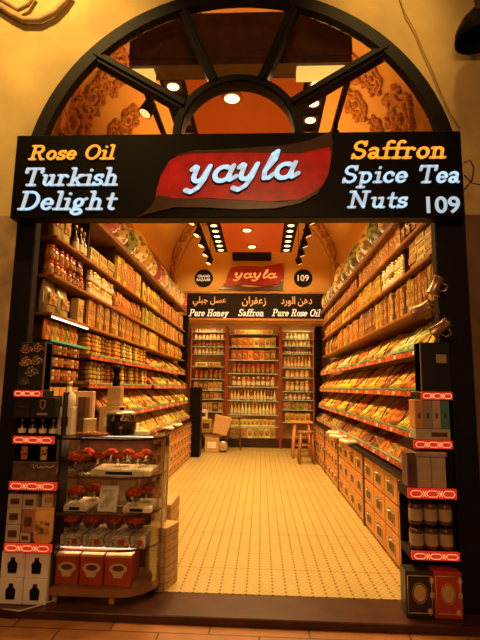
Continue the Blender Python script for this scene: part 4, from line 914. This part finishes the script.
# ------------------------------------------------------------------ lit ornamental stands at both door posts
def neon(parent, w, z0, z1, n_=3, y=-.002):
    h = z1-z0; o = g(neon_r).box(0,w,y,.02,z0,z1,.002).obj('lit_edge', parent); gb = g(neon_y); zc = (z0+z1)/2; st = w/n_; a = h*.30
    for i in range(n_):
        x = i*st
        hx = [(x+st*.12,zc),(x+st*.27,zc+a),(x+st*.73,zc+a),(x+st*.88,zc),(x+st*.73,zc-a),(x+st*.27,zc-a)]
        gb.tube([(p[0],y-.004,p[1]) for p in hx+[hx[0]]], .0028, 5)
        if i < n_-1: gb.tube([(x+st*.9,y-.004,zc-a),(x+st*1.1,y-.004,zc+a)], .0028, 5).tube([(x+st*.9,y-.004,zc+a),(x+st*1.1,y-.004,zc-a)], .0028, 5)
    gb.obj('lit_pattern', parent)
st = empty('display_stand', (-1.735, .15, 0), 'black stepped display stand with red lit edges at the left post', 'display stand')
g(black).box(-.01,.27,.20,.215,0,1.37).box(-.01,.15,.20,.215,1.37,1.76).obj('back_panel', st); 
for x in (-.012,.322): g(black).box(x,x+.012,.06,.20,0,1.40).obj('side_panel', st)
for z0, z1, w, x in ((.335,.388,.325,.01),(.735,.79,.33,.01),(1.045,1.095,.29,.01),(1.366,1.41,.20,-.01)):
    o = g(black).box(0,w,.02,.20,z0,z1-.002).obj('shelf', st); o.location = (x,0,0); neon(o, w, z0, z1)
g(glass).box(0,.32,.01,.2,.925,.932).obj('glass_shelf', st); g(glass).box(0,.30,.01,.2,1.212,1.218).obj('glass_shelf', st)
def sbox(nm, m, x0, x1, z0, z1, lab, y=.17, d=.13, grp=None, cat='box', label=None, lm=None):
    o = g(m).box(0,x1-x0,0,d,0,z1-z0,.003).obj(nm, loc=(x0,y,z0), label=lab, cat=cat)
    if grp: o['group'] = grp
    if label: a,b,c_,d_ = label; g(lm or print_m).box(a*(x1-x0),b*(x1-x0),-.002,.001,c_*(z1-z0),d_*(z1-z0)).obj('label', o)
    return o
wb = 'white boxes at the foot of the left stand'
for i in range(2):
    for j in range(2):
        x0 = -1.745+i*.165; z0 = 0+j*.165
        o = sbox('gift_box', white, x0, x0+.16, z0, z0+.164, 'white box with a black bottle silhouette, %s row, %s the doorway' % (['lower','upper'][j], ['away from','towards'][i]), d=.14, grp=wb)
        g(black).prism([(.05,.03),(.11,.03),(.115,.09),(.095,.11),(.095,.13),(.065,.13),(.065,.11),(.045,.09)], -.002, .001).obj('silhouette', o)
mb = 'small pale boxes on the left stand'
for i, (x0, x1, z0, z1, w) in enumerate(((-1.735,-1.635,.39,.50,'lowest by the wall'),(-1.735,-1.635,.502,.61,'middle by the wall'),(-1.735,-1.635,.612,.70,'topmost by the wall'),(-1.63,-1.56,.39,.45,'lowest beside the gold pouch'),(-1.625,-1.54,.452,.60,'reddish, beside the gold pouch'),(-1.63,-1.535,.602,.70,'topmost in the middle'))):
    sbox('soap_box', mat('pale_box',(.45,.38,.28),.5) if i != 4 else mat('reddish_box',(.40,.15,.10),.5), x0, x1, z0, z1, 'small pale box on the left stand, '+w if i != 4 else 'small reddish box on the left stand beside the gold pouch', grp=mb, label=(.2,.8,.3,.7), lm=dwood)
sbox('soap_box', cream, -1.52, -1.42, .61, .71, 'cream box behind and above the gold pouch on the left stand', y=.22, d=.10, grp=mb, label=(.2,.8,.3,.7), lm=paper)
place('pouch', (-1.475, .18, .389), (0,0,0), (1.25,.9,1.05), 'upright gold pouch on the left stand', 'upright pouches', (.70,.38,.12)); 
sbox('halva_box', mat('halva_dark',(.10,.06,.045),.35,0,.5,15), -1.72, -1.41, .792, .92, 'dark gift box with pale script on the left stand', label=None)
o = [q for q in bpy.data.objects if q.name.startswith('halva_box')][0]
g(mat('halva_print',(.5,.42,.33),.5)).tube([(.13,-.001,.09),(.145,-.001,.115),(.15,-.001,.08),(.17,-.001,.11),(.18,-.001,.085),(.20,-.001,.10),(.21,-.001,.085),(.235,-.001,.10),(.26,-.001,.09),(.29,-.001,.105)], .003, 5).obj('script', o)
place('tin', (-1.66, .20, .933), (0,0,0), (1.0,1.0,1.05), 'small tin on the left stand glass shelf, away from the doorway', 'pair of small tins', AM['rust'])
place('tin', (-1.52, .20, .933), (0,0,0), (1.0,1.0,1.05), 'small tin on the left stand glass shelf, towards the doorway', 'pair of small tins', AM['tan'])
for i in range(4): place('bottle', (-1.70+i*.075, .22, 1.097), (0,0,0), (.9,.9,.52), 'little black bottle on the left stand, %s from the wall' % ordn(i), 'little black bottles on the left stand', (.03,.02,.02))
bb = mat('black_card', (.02,.017,.015), .35)
o = sbox('black_box', bb, -1.745, -1.63, 1.22, 1.362, 'black carton on the left stand, away from the doorway', label=(.3,.75,.5,.58), lm=dwood)
o = sbox('black_box', bb, -1.625, -1.455, 1.22, 1.362, 'black carton with a shield emblem on the left stand', label=(.28,.72,.14,.24), lm=mat('dim_print',(.25,.2,.14)))
g(mat('shield_print', (.45,.24,.10), .4, .3)).prism([(.062,.12),(.085,.128),(.108,.12),(.105,.075),(.085,.055),(.065,.075)], -.002, .001).obj('shield', o)
g(bb).prism([(.071,.113),(.085,.119),(.099,.113),(.096,.082),(.085,.068),(.074,.082)], -.003, .0).obj('shield_field', o)
o = sbox('nut_assortment', bb, -1.735, -1.545, 1.412, 1.752, 'tall dark box picturing heaps of nuts on top of the left stand', d=.10)
for i, (x, z, r_, c_) in enumerate(((.05,.29,.035,(.4,.16,.08)),(.13,.30,.035,(.5,.2,.16)),(.05,.20,.036,(.65,.38,.08)),(.13,.21,.036,(.5,.24,.15)),(.10,.13,.04,(.38,.26,.17)),(.05,.06,.03,(.15,.1,.06)))):
    gb = g(mat('nut_print_%d' % i, c_, .5, 0, .5, 60, cells=110, cellvar=.7))
    for k_ in range(16): a = 2*PI*k_/16*1.618*3; rr = r_*math.sqrt(k_/16)*1.2; cx, cz = x+rr*math.cos(a), z+rr*math.sin(a)*.8; gb.prism([(cx+.008*math.cos(t), cz+.006*math.sin(t)) for t in (0,1.05,2.1,3.14,4.2,5.24)], -.0015-.0002*k_, .001)
    gb.obj('nut_picture', o)
g(copper).box(.178,.19,-.002,.1,0,.34).obj('edge_strip', o)

sr = empty('display_stand', (1.0, .20, 0), 'black stepped display stand with red lit edges at the right post', 'display stand')
g(black).box(.20,.33,.24,.255,1.4,1.79).box(.16,.33,.24,.255,.8,1.4).box(.0,.33,.24,.255,0,.8).obj('back_panel', sr)
g(black).box(.318,.332,.02,.24,0,1.40).obj('side_panel', sr)
for z0, z1, w, x in ((.348,.40,.31,0),(.735,.80,.32,-.01),(1.06,1.115,.26,.04),(1.389,1.44,.21,.105)):
    o = g(black).box(0,w,.02,.24,z0,z1-.002).obj('shelf', sr); o.location = (x,0,0); neon(o, w, z0, z1)
o = sbox('ornate_gift_box', mat('ornate_black',(.03,.022,.018),.35), .95, 1.128, 0, .283, 'black half of a pair of ornate gift boxes at the right post', y=.19, d=.12)
o2 = sbox('ornate_gift_box', mat('ornate_red',(.45,.045,.02),.35), 1.131, 1.31, 0, .283, 'red half of a pair of ornate gift boxes at the right post', y=.19, d=.12)
om = mat('ornate_print', (.62,.42,.22), .45, .2)
for q in (o, o2):
    gb = g(om); gb.prism([(.089+.038*math.cos(t), .15+.052*math.sin(t)) for t in [2*PI*k/20 for k in range(20)]], -.002, .001)
    gb.tube([(.089+.046*math.cos(t), -.002, .15+.062*math.sin(t)) for t in [2*PI*k/24 for k in range(25)]], .002, 5)
    for (x0_, z0_, x1_, z1_) in ((.012,.03,.166,.03),(.012,.255,.166,.255),(.012,.03,.012,.255),(.166,.03,.166,.255)): gb.tube([(x0_,-.002,z0_),(x1_,-.002,z1_)], .003, 5)
    for (x, z) in ((.166,.14),(.166,.23),(.15,.04)): gb.prism([(x+.014*math.cos(t), z+.02*math.sin(t)) for t in [2*PI*k/12 for k in range(12)]], -.003, .001)
    gb.obj('gilt_pattern', q)
r = g(mat('dark_jar', (.10,.045,.025), .25)).lathe([(.042,0),(.045,.006),(.045,.12),(.035,.135)], 18).obj('preserve_jar'); l = g(mat('jar_tag',(.42,.30,.20),.5)).lathe([(.0456,.025),(.0456,.10)], 18, cap=False).obj('label', r); l3 = g(black).lathe([(.038,.134),(.038,.152),(.034,.155)], 18).obj('lid', r); g_ = g(black); proto('pres', r, 'jar', (l, l3))
for j in range(2):
    for i in range(3): place('pres', (1.055+i*.098, .27, .402+j*.158), (0,0,0), (1,1,1), 'dark jar with pale label on the right stand, %s row, %s from the doorway' % (['lower','upper'][j], ordn(i)), 'jars on the right stand')
wj = mat('pale_carton', (.42,.33,.25), .5)
sbox('tea_carton', mat('plum_carton',(.12,.05,.05),.5), .995, 1.055, .802, 1.03, 'dark plum carton on the right stand nearest the doorway', y=.215, label=(.2,.8,.2,.7), lm=dwood)
for i in range(2): sbox('tea_carton', wj, 1.06+i*.098, 1.154+i*.098, .802, 1.0, 'pale pinkish carton on the right stand, %s the doorway' % ['nearer','further from'][i], y=.215, grp='pale cartons on the right stand', label=(.2,.8,.1,.25), lm=paper)
g(mat('tray_pale',(.5,.42,.33),.35,.4)).box(0,.215,0,.16,0,.035,.008).obj('metal_tray', loc=(1.05,.21,1.002), label='pale metal tray lying on the pinkish cartons', cat='tray')
sbox('slim_box', mat('slim_tan',(.42,.36,.24),.5), 1.06, 1.295, 1.117, 1.19, 'long pale box lying on the right stand with dark print', y=.215, label=(.45,.9,.3,.7), lm=dwood)
for i, (c_, nm) in enumerate((((.55,.24,.08),'orange'),((.28,.24,.20),'grey'),((.45,.33,.22),'beige'),((.05,.20,.20),'teal'))):
    sbox('slim_box', mat('slim_'+nm, c_, .5), 1.06+i*.059, 1.117+i*.059, 1.192, 1.386, '%s slim upright box on the right stand' % nm, y=.215, label=(.35,.65,.35,.55), lm=dwood)
o = sbox('glazed_showcase', bb, 1.108, 1.312, 1.442, 1.785, 'dark glazed showcase box on top of the right stand', y=.21, d=.12, cat='showcase'); g(mat('showcase_card',(.42,.30,.16),.5)).box(.11,.18,-.002,.001,.20,.26).obj('card', o); g(glass).box(.01,.194,-.006,-.004,.01,.335).obj('pane', o)
g(copper).box(0,.006,-.008,.12,0,.343).box(0,.204,-.008,.002,0,.006).obj('frame_edge', o)
# flared copper cups hanging at the right post
for i, (px, py, rx, ry) in enumerate(((436,285,12,20),(423,308,40,58),(441,327,30,48))):
    p = at(px, py, 'y', .19-.03*i); t = empty('hanging_copper_cup', p, ['topmost of the flared copper cups hanging at the right post','flared copper cup whose mouth glows orange, hanging at the right post','lowest flared copper cup hanging at the right post'][i], 'cup', 'copper cups at the right post')
    m_ = Matrix.Rotation(R_(ry), 4, 'Y') @ Matrix.Rotation(R_(-rx), 4, 'X') @ Matrix.Rotation(PI, 4, 'X')
    gb = g(copper); gb.mx = Matrix.Rotation(R_(ry), 4, 'Y') @ Matrix.Rotation(R_(rx), 4, 'X'); gb.lathe([(.050,-.07),(.046,-.065),(.033,.0),(.036,.055),(.040,.06),(.001,.062),(.032,.05),(.030,0),(.043,-.065),(.050,-.07)], 20, cap=False).obj('cup_body', t)
    gb = g(copper); gb.mx = Matrix.Rotation(R_(ry), 4, 'Y') @ Matrix.Rotation(R_(rx), 4, 'X'); gb.tube([(.04,0,-.03),(.075,0,-.02),(.078,0,.02),(.036,0,.03)], .005, 6).obj('handle', t)
    g(black).tube([(0,0,.05),(.01,.03,.10),(.02,.075,.14)], .003, 5).obj('hanging_wire', t)

# stacked wooden crates inside the entrance
for st_, (x, y, n_, h_, dx, dy, rz) in enumerate(((-.76,.47,4,.108,.17,.20,-R_(17)),(-.80,.76,5,.104,.18,.40,0))):
    for i in range(n_):
        o = g(lwood).box(-dx/2,dx/2,0,dy,0,h_-.002,.005).obj('wooden_box', loc=(x,y,i*h_), rot=(0,0,rz), label='flat wooden box, %s up in the %s stack behind the glass case' % (ordn(i), ['nearer','farther'][st_]), cat='box', group='wooden boxes behind the glass case')
        g(dwood).box(dx/2-.001,dx/2+.002,.01,dy-.01,.046,.050).box(-dx/2+.01,dx/2-.01,-.002,.001,.046,.050).obj('lid_seam', o)

# ------------------------------------------------------------------ things on the facade
def P(px, py, y=.29): return at(px, py, 'y', y)
g(mat('old_pipe',(.42,.28,.13),.6)).tube([P(*q) for q in ((-6,2),(12,14),(24,20),(40,20),(54,13),(64,3),(70,-6))], .026, 8).obj('facade_conduit', label='thick curved conduit on the plaster above the arch, top left corner of the facade', cat='conduit')
g(mat('old_pipe2',(.30,.19,.10),.6)).tube([P(*q) for q in ((-6,-4),(8,4),(18,10),(28,5),(34,-5))], .018, 8).obj('facade_conduit', label='thinner short conduit above the thick curved one on the facade', cat='conduit')
g(mat('pale_wire',(.55,.36,.14),.6)).tube([P(*q, .31) for q in ((400,-4),(406,14),(416,32),(422,48),(432,70),(441,92),(450,112),(460,128))], .006, 6).obj('facade_cable', label='thin pale cable running down the plaster beside the arch towards the sign', cat='cable')
g(black).tube([P(*q, .14) for q in ((464,163),(470,160),(474,168),(472,180),(464,190))], .005, 6).tube([P(*q, .14) for q in ((464,175),(472,183),(486,186))], .004, 6).obj('loose_cable', label='loose dark cable looping beside the sign over the right post', cat='cable')
t = empty('wall_lantern', P(477, 28, .10), 'dark hooded lamp on the darker pier beyond the arch', 'lamp')
g(black).lathe([(.03,.12),(.10,.08),(.15,-.02),(.16,-.10),(.15,-.10),(.09,.06)], 20, cap=False).obj('hood', t); g(black).tube([(0,0,.1),(0,.02,.18),(0,.08,.2)], .012, 6).obj('arm', t)
g(mat('white_wire',(.45,.38,.30),.5)).tube([at(q[0],q[1],'z',-.0+.006) for q in ((3,609),(20,611),(34,607),(50,602),(56,600))], .006, 6).obj('floor_cable', label='pale cable on the dark sill before the left stand', cat='cable')

# ------------------------------------------------------------------ light
def light(kind, name, loc, energy, color, size=.2, rot=(0,0,0), sx=None, sy=None, spot=None, blend=.5, spread=None):
    l = bpy.data.lights.new(name, kind); l.energy = energy; l.color = color
    if kind == 'AREA':
        l.shape = 'RECTANGLE' if sx else 'DISK'; l.size = sx or size
        if sx: l.size_y = sy
        if spread: l.spread = R_(spread)
    else: l.shadow_soft_size = size
    if kind == 'SPOT': l.spot_size = R_(spot); l.spot_blend = blend
    o = bpy.data.objects.new(name, l); COL.objects.link(o); o.location = loc; o.rotation_euler = rot; return o
WARM = (1,.58,.19)
for i in range(7):
    y = 1.1+i*.88
    for x in (-.86, .50): light('AREA', 'strip_light', (x, y, PZ-.04), 23, (1,.60,.22), size=.16, rot=(0, R_(-20 if x < 0 else 20), 0), spread=125)
for (x, y) in ((-.25,1.1),(-.25,5.0),(-.2,6.0)): light('AREA', 'downlight_beam', (x, y, PZ-.04), 20, WARM, size=.14, spread=125)
for x in (-.9, .55): light('AREA', 'cove_light', (x, 3.6, PZ+.12), 48, (1,.50,.13), rot=(PI, 0, 0), sx=.08, sy=5.6)
for (x, y) in ((-1.1,6.4),(.76,6.4)): light('SPOT', 'spot_beam', (x, y, PZ-.3), 60, WARM, size=.05, rot=(R_(50),0,0), spot=110)
for (y, z, e) in ((.52, 1.05, 1.6), (.56, .80, .8), (.58, .56, .15), (.34, .322, .8)): light('AREA', 'case_lamp', ((GX0+GX1)/2-.06, y, z), e, (1,.50,.20), rot=(R_(-25),0,0), sx=.5, sy=.03)
for i, x in enumerate((-1.36, -.22, .96)):  # added unseen downlights with fill to brighten the back shelves
    place('round', (x, 8.38, 3.098), label='added hidden downlight in the low ceiling before the back shelves, %s from the left wall' % ordn(i), group='added hidden downlights before the back shelves')
    light('AREA', 'niche_fill_light', (x, 8.38, 3.06), 7, (1,.60,.22), size=.14, rot=(R_(22),0,0))
# lamps of the bazaar street, out of the picture above and behind, plus added front fill
light('SPOT', 'street_side_spot', (-1.9, -1.0, 5.6), 330, (1,.60,.17), size=.12, rot=((P(55,85)-Vector((-1.9,-1.0,5.6))).to_track_quat('-Z','Y').to_euler()), spot=75, blend=.9)
light('SPOT', 'street_side_spot', (1.15, -.8, 5.7), 150, (1,.58,.16), size=.12, rot=((P(380,25)-Vector((1.15,-.8,5.7))).to_track_quat('-Z','Y').to_euler()), spot=50, blend=1)
light('AREA', 'street_glow', (0, -4.2, 3.6), 75, (1,.50,.18), size=1.5, rot=(R_(62),0,0))
light('SPOT', 'street_side_spot', (.5, -1.7, 3.8), 75, (1,.55,.20), size=.2, rot=((Vector((-1.15,.3,1.0))-Vector((.5,-1.7,3.8))).to_track_quat('-Z','Y').to_euler()), spot=36, blend=1)  # added fill spot on the glass case and left stand
light('SPOT', 'street_side_spot', (-.1, -1.7, 3.8), 34, (1,.55,.22), size=.2, rot=((Vector((1.2,.3,.9))-Vector((-.1,-1.7,3.8))).to_track_quat('-Z','Y').to_euler()), spot=36, blend=1)  # added fill spot on the right stand
w = bpy.data.worlds.new('world'); bpy.context.scene.world = w; w.use_nodes = True; w.node_tree.nodes['Background'].inputs[0].default_value = (.35,.16,.06,1); w.node_tree.nodes['Background'].inputs[1].default_value = .10
sc = bpy.context.scene
sc.view_settings.view_transform = 'Standard'; sc.view_settings.look = 'None'; sc.view_settings.exposure = 0; sc.view_settings.gamma = 1; sc.view_settings.use_curve_mapping = False
sc.cycles.use_denoising = True; sc.cycles.max_bounces = 8; sc.cycles.transparent_max_bounces = 16
for o in list(bpy.data.objects):
    if '_t' in o: del o['_t']
